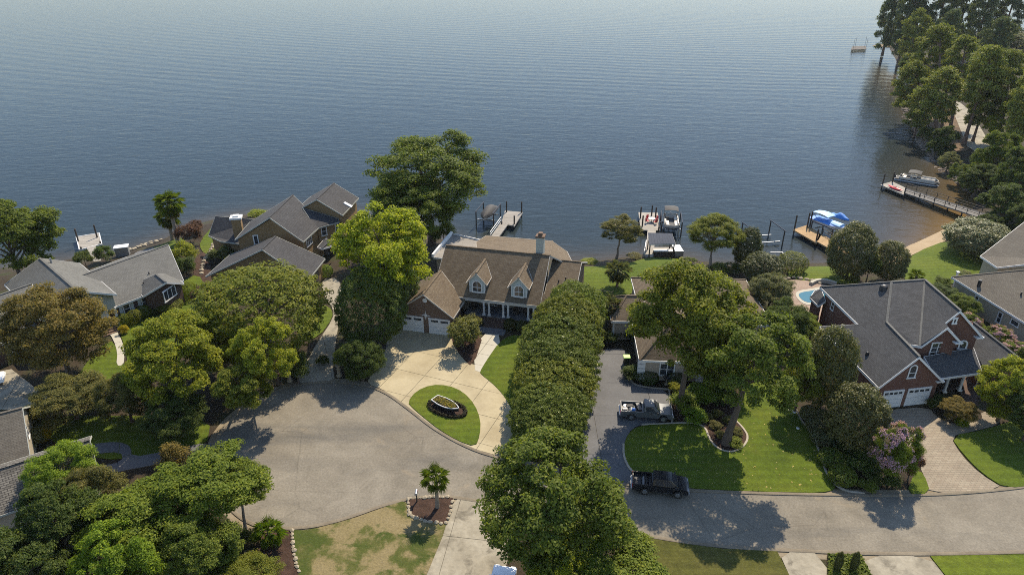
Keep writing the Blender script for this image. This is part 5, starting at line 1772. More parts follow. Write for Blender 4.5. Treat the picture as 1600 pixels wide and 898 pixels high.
palm("bushy palm in the bed nearer the brick garage", 573, 572, 1.6, 1.9, 24, 'oak')
palm("small palm left of the shore magnolia bed", 1430, 440, .9, 1.3, 18, 'grass')

# ---- the wooded point across the cove: tall pines and broadleaf trees
GPN = "tall pines on the wooded point"
PINES = [  # crown box, bare trunk below, colour, label, trunk foot
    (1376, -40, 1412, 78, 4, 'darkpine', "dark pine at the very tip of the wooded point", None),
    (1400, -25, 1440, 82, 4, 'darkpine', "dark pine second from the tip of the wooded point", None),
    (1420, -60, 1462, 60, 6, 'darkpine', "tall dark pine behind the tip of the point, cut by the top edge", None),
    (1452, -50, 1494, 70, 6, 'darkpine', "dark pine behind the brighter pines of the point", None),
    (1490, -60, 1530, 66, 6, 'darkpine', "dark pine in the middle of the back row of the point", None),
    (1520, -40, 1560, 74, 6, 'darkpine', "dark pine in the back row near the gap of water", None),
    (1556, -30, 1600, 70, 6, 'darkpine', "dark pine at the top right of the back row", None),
    (1406, 20, 1450, 100, 4, 'pine', "pine standing over the waterline by the sand spit", None),
    (1428, 42, 1492, 130, 9, 'pine', "broad bright pine at the left of the near group", (1462, 205)),
    (1470, 60, 1530, 140, 9, 'pine', "broad pine in the middle of the near group", (1482, 212)),
    (1505, 74, 1572, 160, 10, 'pine', "broad pine with twin leaning trunks over the sand path", (1506, 226)),
    (1398, 100, 1450, 168, 5, 'pine', "low pine leaning out over the cove", (1447, 200)),
    (1440, 110, 1505, 185, 6, 'pine', "pine in front of the sand path", (1470, 215)),
    (1540, 82, 1605, 170, 8, 'pine', "pine at the right edge above the gold tinged tree", (1556, 235)),
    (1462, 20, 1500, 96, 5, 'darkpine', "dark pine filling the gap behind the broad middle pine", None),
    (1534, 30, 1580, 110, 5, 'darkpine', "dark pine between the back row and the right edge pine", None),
    (1512, 120, 1566, 196, 4, 'pine', "shorter pine right of the twin leaning trunks", None),
    (1418, 140, 1462, 198, 2.5, 'pine', "young bushy pine low on the rocky bank", None),
    (1576, 110, 1640, 210, 6, 'pine', "pine cut by the right edge of the photo", None),
]
for x0, y0, x1, y1, cl, col, lab, foot in PINES:
    x0, x1, y0, y1 = x0 - 3, x1 + 3, y0 - 2, y1 + 3
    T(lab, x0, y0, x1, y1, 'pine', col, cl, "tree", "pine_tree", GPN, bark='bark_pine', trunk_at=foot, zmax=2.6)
for x0, y0, x1, y1, col, lab in (
        (1545, 50, 1612, 88, 'grey', "rounded pale green tree in the back row of the point"),
        (1545, 150, 1618, 232, 'yellow', "gold tinged broadleaf tree at the right edge of the point"),
        (1524, 205, 1592, 285, 'oak', "green broadleaf tree above the rocky bank"),
        (1560, 222, 1640, 320, 'deep', "dark broadleaf tree at the right edge above the pier"),
        (1500, 255, 1560, 305, 'deep', "dark bush above the landward end of the pier"),
        (1535, 285, 1610, 350, 'deep', "dark tree beside the landward end of the pier"),
        (1575, 315, 1640, 372, 'deep', "dark tree behind the tan house at the right edge"),
        (1455, 196, 1500, 240, 'deep', "dark shrub on the rocky bank of the cove"),
        (1408, 86, 1440, 130, 'deep', "dark shrub at the water's edge by the sand spit"),
        (1420, 56, 1450, 88, 'deep', "dark bush behind the sand spit")):
    T(lab, x0, y0, x1, y1, 'oak', col, 1.0, group="broadleaf growth on the wooded point")
UB = [(1436, 196, 1462, 222), (1448, 215, 1478, 246), (1466, 236, 1500, 270), (1484, 252, 1520, 290), (1500, 268, 1540, 302), (1516, 232, 1550, 268), (1552, 262, 1596, 306), (1568, 296, 1625, 345), (1425, 168, 1450, 194), (1530, 330, 1572, 368), (1462, 152, 1490, 176)]
UW = ["below the low leaning pine", "second along the bank from the low leaning pine", "halfway along the rocky bank", "above the boulders opposite the moored pontoon boat", "nearest the landward end of the pier", "under the twin trunked pine",
      "beneath the pale palm", "between the pier and the tan house roof", "at the bend of the rocky bank", "behind the big rounded beach bush", "beside the pale road under the pines"]
for q_, u_ in zip(UB, UW):
    T("shaggy undergrowth shrub " + u_, *q_, 'fine', random.choice(['deep', 'oak', 'grey']), .1, "shrub", "shrub", "undergrowth shrubs on the wooded point")
palm("pale palm among the dark trees above the pier", 1583, 268, 3.5, 2.6, 22, 'grey', 4)

# ------------------------------------------------------------------ vehicles
def arch_profile(x, r, z0, n=8):
    return [(x + r * math.cos(math.pi * k / n), z0 + r * math.sin(math.pi * k / n)) for k in range(n + 1)]

def extrude_y(mb, prof, y0, y1, mi=0):
    """side profile (x, z) given width"""
    n = len(prof)
    tri = tessellate_polygon([[Vector((p[0], p[1], 0)) for p in prof]])
    vs = [(p[0], y0, p[1]) for p in prof] + [(p[0], y1, p[1]) for p in prof]
    mb.add(vs, [tuple(t) for t in tri] + [tuple(i + n for i in t[::-1]) for t in tri] + [(i, (i + 1) % n, (i + 1) % n + n, i + n) for i in range(n)], mi)

def wheels(root, xs, half, r=.38, w=.26):
    for x in xs:
        for sgn in (-1, 1):
            y = half * sgn
            t = MB().tube([(x, y - w / 2, r), (x, y + w / 2, r)], r, 18)
            o = t.build("wheel", MAT['rubber'], root, world=False, smooth=True)
            MB().tube([(x, y + sgn * (w / 2 - .04), r), (x, y + sgn * (w / 2 + .015), r)], [r * .62, r * .55], 12).build("rim", MAT['rim'], root, world=False, smooth=True).parent = o

def quad_part(name, mat, root, pts, th=.015):
    a, b, c_ = (Vector(pts[i]) for i in range(3))
    n = (b - a).cross(c_ - a).normalized() * th
    k = len(pts)
    vs = [Vector(p) - n for p in pts] + [Vector(p) + n for p in pts]
    return MB().add(vs, [tuple(range(k))[::-1], tuple(k + i for i in range(k))] + [(i, (i + 1) % k, (i + 1) % k + k, i + k) for i in range(k)]).build(name, MAT[mat], root, world=False)

def pickup(name, loc, rz, label, paint, L=5.4, W=1.86, cab=1.65, cabx=-.35, hood=1.55, roof=1.72):
    """pickup truck pointing along +x: open bed, cab, bonnet"""
    root = empty(name, loc, label, "pickup truck", None, rz)
    h = W / 2
    xr, xf = -L / 2, L / 2
    wr, wf = xr + 1.12, xf - .92
    x0, x1 = cabx, cabx + cab
    # lower body with wheel arches
    prof = [(xr, .48)] + [(x, z) for x, z in arch_profile(wr, .46, .48)[::-1]] + [(x, z) for x, z in arch_profile(wf, .46, .48)[::-1]] + [(xf - .05, .48), (xf, .66), (xf - .03, .92), (xf - .25, 1.02), (x1 + .15, 1.10), (x0, 1.12), (x0, .74), (xr, .74)]
    b_ = MB()
    extrude_y(b_, prof, -h, h)
    b_.build("body", MAT[paint], root, world=False, bevel=.03, smooth=True)
    # bed
    bd = MB()
    bd.box(((xr + x0) / 2, h - .05, .93), (x0 - xr, .1, .40))
    bd.box(((xr + x0) / 2, -h + .05, .93), (x0 - xr, .1, .40))
    bd.box((x0 - .05, 0, .93), (.1, W - .2, .40))
    bd.build("bed_side", MAT[paint], root, world=False)
    MB().box((xr + .04, 0, .93), (.09, W - .2, .40)).build("tailgate", MAT[paint], root, world=False)
    MB().box(((xr + x0) / 2, 0, .755), (x0 - xr - .18, W - .22, .03)).build("bed_liner", MAT['black_metal'], root, world=False)
    # greenhouse
    bw, tw = h - .04, h - .24
    A = [(x0 + .02, -bw, 1.10), (x1 + .42, -bw, 1.08), (x1 + .42, bw, 1.08), (x0 + .02, bw, 1.10)]
    B = [(x0 + .12, -tw, roof), (x1 - .28, -tw, roof), (x1 - .28, tw, roof), (x0 + .12, tw, roof)]
    MB().loft([A, B]).build("cab", MAT[paint], root, world=False, bevel=.05, smooth=True)
    def on(i, j, u0, u1, v0, v1):
        a, b, d_, e_ = Vector(A[i]), Vector(A[j]), Vector(B[i]), Vector(B[j])
        f_ = lambda u, v: a.lerp(b, u).lerp(d_.lerp(e_, u), v)
        return [f_(u0, v0), f_(u1, v0), f_(u1, v1), f_(u0, v1)]
    quad_part("windscreen", 'glass', root, on(1, 2, .07, .93, .1, .92))
    quad_part("rear_window", 'glass', root, on(3, 0, .1, .9, .2, .88))
    nw = 2 if cab > 1.9 else 1
    for i, j, rev in ((0, 1, 0), (2, 3, 1)):
        for k in range(nw):
            u0 = .1 + k * .42 if nw == 2 else .14
            u1 = u0 + (.36 if nw == 2 else .62)
            if rev: u0, u1 = 1 - u1, 1 - u0
            quad_part("side_window", 'glass', root, on(i, j, u0, u1, .14, .86))
    for sgn in (-1, 1):
        MB().box((xf - .06, sgn * (h - .26), .83), (.14, .38, .17)).build("headlight", MAT['lamp_clear'], root, world=False)
        MB().box((xr + .0, sgn * (h - .09), .93), (.09, .15, .32)).build("taillight", MAT['lamp_red'], root, world=False)
        MB().box((x1 + .12, sgn * (h + .12), 1.2), (.12, .2, .16)).build("mirror", MAT['black_metal'], root, world=False)
        MB().box(((x0 + x1) / 2 + .1, sgn * (h + .005), 1.0), (.16, .03, .04)).build("handle", MAT['black_metal'], root, world=False)
    MB().box((xf + .03, 0, .58), (.16, W - .06, .2)).build("bumper", MAT['alu'], root, world=False, bevel=.03)
    MB().box((xr - .06, 0, .56), (.16, W - .1, .17)).build("bumper", MAT['alu'], root, world=False, bevel=.03)
    MB().box((xf + .0, 0, .82), (.06, W - .9, .2)).build("grille", MAT['black_metal'], root, world=False)
    wheels(root, (wr, wf), h - .10)
    return root

wa, wb = P(985, 656.5), P(1032, 659.5)
an = math.atan2(wb.y - wa.y, wb.x - wa.x)
nv = Vector((-math.sin(an), math.cos(an), 0))
pk = pickup("pickup_truck", (wa + wb) / 2 + nv * .83 + Vector((.05, 0, .075)), an, "old silver pickup with clutter in its open bed on the grey drive", 'paint_silver', 5.3, 1.85, 1.35, -.35)
for (x, y, s_, m_) in ((-2.2, -.2, (.5, .3, .2), 'cream'), (-1.7, .35, (.7, .4, .22), 'grey_canvas'), (-1.3, -.35, (.35, .3, .28), 'blue'), (-1.9, -.6, (1.1, .12, .12), 'dark_wood'), (-.75, .1, (.4, 1.2, .33), 'black_metal')):
    MB().box((x, y, .78 + s_[2] / 2), s_, random.uniform(-.3, .3)).build("toolbox" if s_[1] > 1 else "cargo", MAT[m_], pk, world=False)
MB().lathe([(.05, 0), (.26, 0), (.26, .12), (.05, .12)], 14, (-2.1, .4, .78)).build("coil", MAT['alu'], pk, world=False)
wa, wb = P(1005, 771.5), P(1056, 777)
an = math.atan2(wb.y - wa.y, wb.x - wa.x)
nv = Vector((-math.sin(an), math.cos(an), 0))
pickup("pickup_truck", (wa + wb) / 2 + nv * .8 + Vector((0, 0, .02)), an, "black crew cab pickup parked at the kerb beside the street lawn", 'paint_black', 4.95, 1.8, 1.95, -.75, roof=1.68)

def car(loc, rz, label, paint):
    root = empty("parked_car", loc, label, "car", None, rz)
    h, xr, xf = .9, -2.25, 2.25
    wr, wf = xr + .85, xf - .85
    prof = [(xr, .4)] + arch_profile(wr, .38, .36)[::-1] + arch_profile(wf, .38, .36)[::-1] + [(xf - .04, .4), (xf, .6), (xf - .15, .8), (.95, .96), (-1.35, .98), (xr + .05, .92), (xr, .7)]
    b_ = MB()
    extrude_y(b_, prof, -h, h)
    b_.build("body", MAT[paint], root, world=False, bevel=.05, smooth=True)
    A = [(-1.75, -.84, .95), (1.1, -.84, .93), (1.1, .84, .93), (-1.75, .84, .95)]
    B = [(-1.1, -.62, 1.45), (.25, -.62, 1.45), (.25, .62, 1.45), (-1.1, .62, 1.45)]
    MB().loft([A, B]).build("roof", MAT[paint], root, world=False, bevel=.05, smooth=True)
    for i, j, nm in ((1, 2, "windscreen"), (3, 0, "rear_window"), (0, 1, "side_window"), (2, 3, "side_window")):
        a, b2_, d_, e_ = Vector(A[i]), Vector(A[j]), Vector(B[i]), Vector(B[j])
        f_ = lambda u, v: a.lerp(b2_, u).lerp(d_.lerp(e_, u), v)
        quad_part(nm, 'glass', root, [f_(.08, .1), f_(.92, .1), f_(.92, .88), f_(.08, .88)])
    for sgn in (-1, 1):
        MB().box((xf - .1, sgn * .62, .68), (.16, .36, .14)).build("headlight", MAT['lamp_clear'], root, world=False)
        MB().box((xr + .04, sgn * .66, .78), (.1, .34, .14)).build("taillight", MAT['lamp_red'], root, world=False)
        MB().box((.85, sgn * .98, 1.0), (.12, .18, .12)).build("mirror", MAT[paint], root, world=False)
    wheels(root, (wr, wf), h - .1, .33, .22)
car(P(782, 930, .07), math.radians(80), "white car mostly hidden under the street tree at the bottom edge", 'paint_white')
car(P(-27, 603, .07), math.radians(28), "white car at the left edge on the pale concrete drive", 'paint_white')

# ------------------------------------------------------------------ docks, lifts and boats
DZ = -.75
def dock(label, decks, piles, mat, group=None, ph=1.9, th=.22, rails=(), trim=None, name="dock", pr=.13):
    o0 = P(*decks[0][0], DZ)
    root = empty(name, (o0.x, o0.y, DZ), label, "dock", group)
    for i, q in enumerate(decks):
        if i == 1 and "long pier" in label: mat = 'deck_dark'
        z = [p[2] if len(p) > 2 else DZ for p in q]
        mb = MB().slab([P(p[0], p[1], zz) for p, zz in zip(q, z)], th)
        mb.build("deck" if i == 0 else "gangway", MAT[mat], root)
        if trim and i == 0:
            fb = MB()
            pts = [P(p[0], p[1], DZ) for p in q]
            for a, b2_ in zip(pts, pts[1:] + pts[:1]):
                fb.beam(a + Vector((0, 0, -.1)), b2_ + Vector((0, 0, -.1)), .14, .28)
            fb.build("rub_rail", MAT[trim], root)
    for q in piles:
        p = P(q[0], q[1], DZ)
        hh = q[2] if len(q) > 2 else ph
        MB().tube([(p.x, p.y, WATER - 1.5), (p.x, p.y, DZ + hh)], pr, 9).tube([(p.x, p.y, DZ + hh), (p.x, p.y, DZ + hh + .12)], [pr * 1.15, .03], 9).build("piling", MAT['dark_wood'], root)
    for a, b2_, m_ in rails:
        A, B = P(*a[:2], a[2]), P(*b2_[:2], b2_[2])
        rb = MB()
        n = max(2, int((B - A).length / 2.2))
        for hz in (.5, 1.0):
            rb.beam(A + Vector((0, 0, hz)), B + Vector((0, 0, hz)), .10, .07)
        for k in range(n + 1):
            p = A.lerp(B, k / n)
            rb.beam(p, p + Vector((0, 0, 1.02)), .09, .09)
        rb.build("railing", MAT[m_], root)
    return root

dock("small square dock with tan decking and two tall pilings at the left", [[(119, 370), (155, 364), (159, 381), (124, 390)], [(134, 384.5), (149, 381.5), (158, 407, -.3), (148, 411, -.3)]], [(122.5, 377, 2.2), (152, 371, 2.2), (157, 380, .3), (127, 389, .3)], 'deck_pale', trim='trim')
dock("weathered grey dock behind the porch house with a long gangway", [[(789, 329), (817, 331.5), (804, 353), (783, 349)], [(783, 346), (796, 347), (778, 372, -.4), (766, 370, -.4)]],
     [(791.5, 331, 2.0), (815, 332, 2.0), (803.5, 350, 1.5), (784, 350, .4)], 'deck_grey', rails=(((783, 347, DZ), (766, 371, -.4), 'trim'),))
bh = dock("pale dock with dark pilings beside the roofed boathouse", [[(997.5, 331.5), (1028, 332.5), (1031, 360), (1001, 359)], [(1012, 358), (1025, 358), (1021, 401, -.5), (1008, 401, -.5)], [(1010, 386), (1064, 386), (1063, 397, -.6), (1008, 398, -.6)]],
     [(1000.5, 341, 2.1), (1024, 341, 2.0), (1003.5, 354, 2.0), (1018, 337, 1.9), (1029, 360, .6), (1062, 398, .3)], 'deck_pale', rails=(((1009, 384, DZ), (1006, 401, -.6), 'trim'),))
# roofed bar of the boathouse
bo = empty("boathouse", P(1030, 388, DZ), "open boathouse bar with a dark grey sloped roof on the pale dock", "boathouse")
rp = [P(1012.5, 363.5, 2.3), P(1050, 364.5, 2.3), P(1055.5, 380.5, 1.7), P(1014.5, 381.5, 1.7)]
MB().slab(rp, .14).build("roof", MAT['metal_roof'], bo)
fb = MB()
for a, b2_ in zip(rp, rp[1:] + rp[:1]):
    fb.beam(a - Vector((0, 0, .1)), b2_ - Vector((0, 0, .1)), .05, .12)
fb.build("fascia", MAT['trim'], bo)
for p in rp:
    q = p.lerp(sum(rp, Vector()) / 4, .08)
    MB().beam((q.x, q.y, WATER - .5), (q.x, q.y, q.z - .1), .16, .16).build("post", MAT['dark_wood'], bo)
b0, b1_ = P(1021, 392, -.1), P(1058, 392, -.1)
MB().beam(b0 - Vector((0, 0, .3)), b1_ - Vector((0, 0, .3)), .75, .7).build("counter", MAT['dark_wood'], bo)
MB().beam(b0 + Vector((0, 0, .09)), b1_ + Vector((0, 0, .09)), .95, .08).build("counter_top", MAT['cream'], bo)
b0, b1_ = P(1056, 383, .2), P(1062, 393, .2)
MB().beam(b0 - Vector((0, 0, .4)), b1_ - Vector((0, 0, .4)), 1.3, .9).build("grill_cabinet", MAT['alu'], bo)
# table with chairs on the pale dock
tp = P(1018, 347, DZ)
tt = empty("patio_table", tp, "round glass patio table on the pale dock", "table")
MB().lathe([(.05, .70), (.62, .70), (.62, .74), (.05, .74)], 18).build("table_top", MAT['alu'], tt, world=False)
MB().lathe([(.3, 0), (.3, .04), (.05, .06), (.05, .7)], 10).build("leg", MAT['black_metal'], tt, world=False)
for k, wh in enumerate(("lake", "boat", "shore", "left")):
    a = k * math.pi / 2 + .5
    cpos = tp + Vector((math.cos(a) * 1.0, math.sin(a) * 1.0, 0))
    cc = empty("patio_chair", cpos, f"red patio chair on the {wh} side of the glass table", "chair", "red patio chairs on the pale dock", a + math.pi)
    MB().box((0, 0, .43), (.5, .5, .06)).build("seat", MAT['red'], cc, world=False)
    MB().box((-.25, 0, .72), (.05, .5, .55)).build("backrest", MAT['red'], cc, world=False)
    for x in (-.22, .22):
        for y in (-.22, .22):
            MB().box((x, y, .2), (.04, .04, .4)).build("leg", MAT['black_metal'], cc, world=False)
dock("tan plank dock with a short gangway behind the tall magnolia", [[(1239, 358.5), (1261, 351.5), (1284, 366), (1276, 379.5)], [(1280, 365), (1288, 368), (1330, 392, -.4), (1318, 400, -.4), (1276, 377)]],
     [(1241.5, 357, 2.4), (1261, 355, 2.6), (1275.5, 375, 1.9), (1265, 354.5, 2.8)], 'deck_tan', rails=(((1285, 366, DZ), (1331, 391, -.4), 'dark_wood'),))
dock("long pier with dark railings and a pale float in the cove", [[(1375.5, 288.5), (1394, 283.5), (1417, 294.5), (1412, 304)], [(1415, 294), (1553, 338, .2), (1547, 345, .2), (1412, 301)]],
     [(1379, 288, 2.2), (1394, 285, 2.2), (1413, 303, 1.2)] + [(1412 + 135 * k / 6 + 2, 300 + 44 * k / 6 + 1, .7) for k in range(1, 6)], 'deck_pale', rails=(((1416, 294, DZ), (1553, 338, .2), 'dark_wood'), ((1413, 301, DZ), (1547, 345, .2), 'dark_wood')))
dock("far off square raft with tall thin poles near the sand spit", [[(1331, 73), (1353, 72), (1354, 77), (1330, 78)]], [(1333, 76, 4.2), (1336, 73, 4.2), (1353, 76, 4.2), (1351, 73, 4.2)], 'dark_wood', pr=.05)
sheet("sand_spit", [(1362, 71.5), (1385, 69.5), (1402, 70.5), (1402, 74.5), (1385, 73.5), (1366, 73)], .05, MAT['sand'], 1, world=[tuple(P(x, y, WATER)[:2]) for x, y in [(1362, 71.5), (1385, 69.5), (1408, 70.5), (1408, 75.5), (1385, 74), (1366, 73)]]).location.z = WATER + .15

def lift(label, c_, rz, L=5.0, W=3.2, top=2.4, cradle=.6, group="boat lifts"):
    root = empty("boat_lift", (c_[0], c_[1], WATER), label, "boat lift", group, rz)
    for y in (-W / 2, W / 2):
        for x in (-L / 2, L / 2):
            MB().tube([(x, y, -1.5), (x, y, top)], .11, 8).build("post", MAT['dark_wood'], root, world=False)
        MB().beam((-L / 2 - .4, y, top + .1), (L / 2 + .4, y, top + .1), .11, .14).build("top_beam", MAT['metal_roof'], root, world=False)
        MB().beam((-L / 2, y, top - .2), (-L / 2, y, cradle), .05, .05).beam((L / 2, y, top - .2), (L / 2, y, cradle), .05, .05).build("cable", MAT['black_metal'], root, world=False)
    for x in (-L * .32, L * .32):
        MB().beam((x, -W / 2, cradle), (x, W / 2, cradle), .16, .2).build("cradle_beam", MAT['alu'], root, world=False)
    return root

def hull_rings(L, W, D, bow=.55, n=11, stern=.9):
    rings = []
    for i in range(n):
        t = i / (n - 1)
        x = -L / 2 + L * t
        wv = W / 2 * (stern + (1 - stern) * min(t / .3, 1)) * (1 if t < bow else max(.03, math.cos((t - bow) / (1 - bow) * math.pi / 2) ** .75))
        k = 0 if t < .6 else ((t - .6) / .4) ** 2 * .55 * D
        rings.append([(x, -wv, D + k * .35), (x, -wv * .86, D * .45 + k), (x, 0, k), (x, wv * .86, D * .45 + k), (x, wv, D + k * .35)])
    return rings

def cover_rings(L, W, z, hump=lambda t: .4, bow=.55, n=11):
    out = []
    for i in range(n):
        t = i / (n - 1)
        x = -L / 2 + L * t
        wv = W / 2 * (1 if t < bow else max(.05, math.cos((t - bow) / (1 - bow) * math.pi / 2) ** .75)) * 1.02
        hh = hump(t)
        out.append([(x, -wv, z - .12), (x, -wv, z), (x, -wv * .55, z + hh * .75), (x, 0, z + hh), (x, wv * .55, z + hh * .75), (x, wv, z), (x, wv, z - .12)])
    return out

def pontoon(loc, rz, label, canopy_x=-1.5, L=6.6, W=2.5, group=None):
    root = empty("pontoon_boat", loc, label, "boat", group, rz)
    for y in (-W * .36, W * .36):
        MB().tube([(-L / 2, y, .3), (L * .36, y, .3), (L * .46, y, .36), (L * .52, y, .46)], [.3, .3, .2, .04], 12).build("pontoon", MAT['alu'], root, world=False, smooth=True)
    MB().box((0, 0, .64), (L * .97, W, .1)).build("deck", MAT['grey_canvas'], root, world=False)
    fz = .93
    for a, b2_ in (((-L * .40, -W / 2 + .04), (L * .42, -W / 2 + .04)), ((-L * .40, W / 2 - .04), (L * .42, W / 2 - .04)), ((L * .42, -W / 2 + .04), (L * .47, -W * .2)), ((L * .42, W / 2 - .04), (L * .47, W * .2)), ((L * .47, -W * .2), (L * .47, W * .2)), ((-L * .40, -W / 2 + .04), (-L * .40, -.35)), ((-L * .40, W / 2 - .04), (-L * .40, .35))):
        MB().beam((*a, fz), (*b2_, fz), .06, .46).build("fence_panel", MAT['trim_beige'], root, world=False)
    def bench(x, y, lx, ly):
        s_ = MB().box((x, y, .88), (lx, ly, .40)).build("seat", MAT['cream'], root, world=False, bevel=.06)
        if lx > ly: MB().box((x, y + math.copysign(ly / 2 - .08, y), 1.2), (lx, .18, .45)).build("backrest", MAT['cream'], root, world=False, bevel=.05)
        else: MB().box((x + math.copysign(lx / 2 - .08, x), y, 1.2), (.18, ly, .45)).build("backrest", MAT['cream'], root, world=False, bevel=.05)
    bench(L * .24, W / 2 - .45, L * .32, .66); bench(L * .24, -W / 2 + .45, L * .32, .66)
    bench(-L * .30, 0.0, .75, W * .74)
    bench(-L * .10, W / 2 - .45, 1.2, .6)
    MB().box((-L * .06, -W / 2 + .55, 1.05), (.6, .6, .75), taper=.8).build("helm", MAT['grey_canvas'], root, world=False, bevel=.04)
    # canopy
    rings = []
    for i in range(7):
        t = i / 6
        x = canopy_x - 1.2 + 2.4 * t
        z = 2.35 + .18 * math.sin(math.pi * t)
        rings.append([(x, -W * .48, z - .12), (x, -W * .25, z + .03), (x, W * .25, z + .03), (x, W * .48, z - .12), (x, W * .25, z - .03), (x, -W * .25, z - .03)])
    MB().loft(rings).build("canopy", MAT['black_canvas'], root, world=False, smooth=True)
    fm = MB()
    for y in (-W * .47, W * .47):
        for dx in (-1.1, 0, 1.1):
            fm.tube([(canopy_x, y, .7), (canopy_x + dx, y, 2.28)], .025, 5)
    fm.build("canopy_frame", MAT['alu'], root, world=False)
    MB().box((-L / 2 - .1, 0, .75), (.42, .36, .75), taper=.75).box((-L / 2 - .12, 0, .25), (.2, .12, .7)).build("outboard_motor", MAT['black_metal'], root, world=False, bevel=.05)
    return root

# covered dark boat on the lift by the weathered dock
bp, bq = P(768, 322, .2), P(752, 342, .2)
an = math.atan2(bq.y - bp.y, bq.x - bp.x)
lc = P(763, 336, .0)
lift("boat lift holding the black covered boat", lc, an, 4.6, 3.2, 2.9, 1.2)
cbt = empty("covered_boat", (lc.x, lc.y, WATER + 1.3), "motor boat under a black cover on the lift by the weathered dock", "boat", None, an)
MB().loft(hull_rings(6.2, 2.3, .8)).build("hull", MAT['white_paint'], cbt, world=False, smooth=True)
MB().loft(cover_rings(6.2, 2.35, .85, lambda t: .25 + .75 * math.sin(math.pi * min(1, max(0, t)) ** .8))).build("cover", MAT['black_canvas'], cbt, world=False, smooth=True)
# pontoon on the lift beside the pale dock
pa_, pb_ = P(1048, 328, .9), P(1051, 351, .9)
an = math.atan2(pb_.y - pa_.y, pb_.x - pa_.x)
pcn = (pa_ + pb_) / 2
lift("boat lift holding the cream seated pontoon boat", (pcn.x, pcn.y), an, 4.4, 3.4, 2.5, .9)
pontoon((pcn.x, pcn.y, WATER + 1.0), an, "pontoon boat with cream seats raised on a lift by the boathouse", -2.3)
# empty lift
lc = P(1190, 372, -1.0)
lift("empty boat lift with bare posts by the narrow holly", lc, math.radians(100), 4.6, 5.2, 2.6, .4)
# blue covered boat
pa_, pb_ = P(1270, 338, .7), P(1322, 358, .7)
an = math.atan2(pb_.y - pa_.y, pb_.x - pa_.x)
pcn = (pa_ + pb_) / 2
lift("boat lift under the white hull with blue covers", (pcn.x, pcn.y), an, 4.2, 3.2, 2.0, 1.1)
bb = empty("covered_boat", (pcn.x, pcn.y, WATER + 1.3), "white hulled boat under bright blue covers on a lift by the tan dock", "boat", None, an)
MB().loft(hull_rings(6.9, 2.5, 1.05)).build("hull", MAT['white_paint'], bb, world=False, smooth=True)
MB().loft(cover_rings(6.5, 2.4, 1.08, lambda t: .14 + .34 * math.exp(-((t - .52) / .16) ** 2))).build("cover", MAT['blue'], bb, world=False, smooth=True)
MB().loft([[(x, -1.0, z - .1), (x, -.5, z), (x, .5, z), (x, 1.0, z - .1), (x, .5, z - .07), (x, -.5, z - .07)] for x, z in ((-2.9, 2.25), (-2.2, 2.42), (-1.2, 2.5), (-.2, 2.42), (.3, 2.25))]).build("canopy", MAT['pale_blue'], bb, world=False, smooth=True)
MB().loft(cover_rings(2.2, 1.5, 1.18, lambda t: .3, 2)).build("bow_cover", MAT['pale_blue'], bb, world=False, smooth=True).location = (1.5, 0, .12)
fm = MB()
for y in (-1, 1):
    for x in (-2.8, .2):
        fm.tube([(-1.3, y * 1.1, 1.1), (x, y * .98, 2.2)], .04, 6)
fm.build("canopy_frame", MAT['blue'], bb, world=False)
ja = P(1314, 337, .2)
jt = empty("covered_jet_ski", (ja.x, ja.y, WATER + 1.0), "small watercraft under a royal blue cover behind the covered boat", "boat", None, an)
MB().loft(hull_rings(3.4, 1.3, .5)).build("hull", MAT['white_paint'], jt, world=False, smooth=True)
MB().loft(cover_rings(3.5, 1.35, .52, lambda t: .25 + .6 * math.exp(-((t - .5) / .22) ** 2))).build("cover", MAT['blue'], jt, world=False, smooth=True)
# pontoon moored at the long pier
pa_, pb_ = P(1408, 281, WATER), P(1456, 289, WATER)
an = math.atan2(pb_.y - pa_.y, pb_.x - pa_.x)
pcn = (pa_ + pb_) / 2
pontoon((pcn.x, pcn.y, WATER - .15), an, "pontoon boat with a grey canopy moored along the long pier", -.6, 8.2, 2.7)
# red kayak
ka, kb2 = P(1388.5, 289.5, -.45), P(1409.5, 297.5, -.45)
an = math.atan2(kb2.y - ka.y, kb2.x - ka.x)
kc = (ka + kb2) / 2
ky = empty("kayak", (kc.x, kc.y, DZ), "red kayak lying on the float at the end of the pier", "kayak", None, an)
rings = []
for i in range(11):
    t = i / 10 * 2 - 1
    ww = .5 * max(.04, (1 - abs(t) ** 2.2))
    rings.append([(t * 1.9, ww * math.cos(a), .24 + (.22 * max(.1, 1 - abs(t) ** 2.5) + .02) * math.sin(a) + .1 * t * t) for a in [k * math.pi / 4 for k in range(8)]])
MB().loft(rings).build("hull", MAT['red'], ky, world=False, smooth=True)
MB().lathe([(.3, 0), (.3, .05), (.2, .05), (.2, 0)], 14, (0, 0, .45)).build("cockpit", MAT['black_metal'], ky, world=False).scale = (1.5, 1, 1)
bu = P(1257, 404, WATER)
bo_ = empty("buoy", bu, "small white mooring buoy near the shore lawn", "buoy")
MB().lathe([(.02, -.2), (.25, -.1), (.32, .12), (.22, .32), (.05, .4)], 12).build("float", MAT['white_paint'], bo_, world=False, smooth=True)
MB().tube([(0, 0, .38), (0, 0, .5)], .04, 6).build("ring", MAT['black_metal'], bo_, world=False)

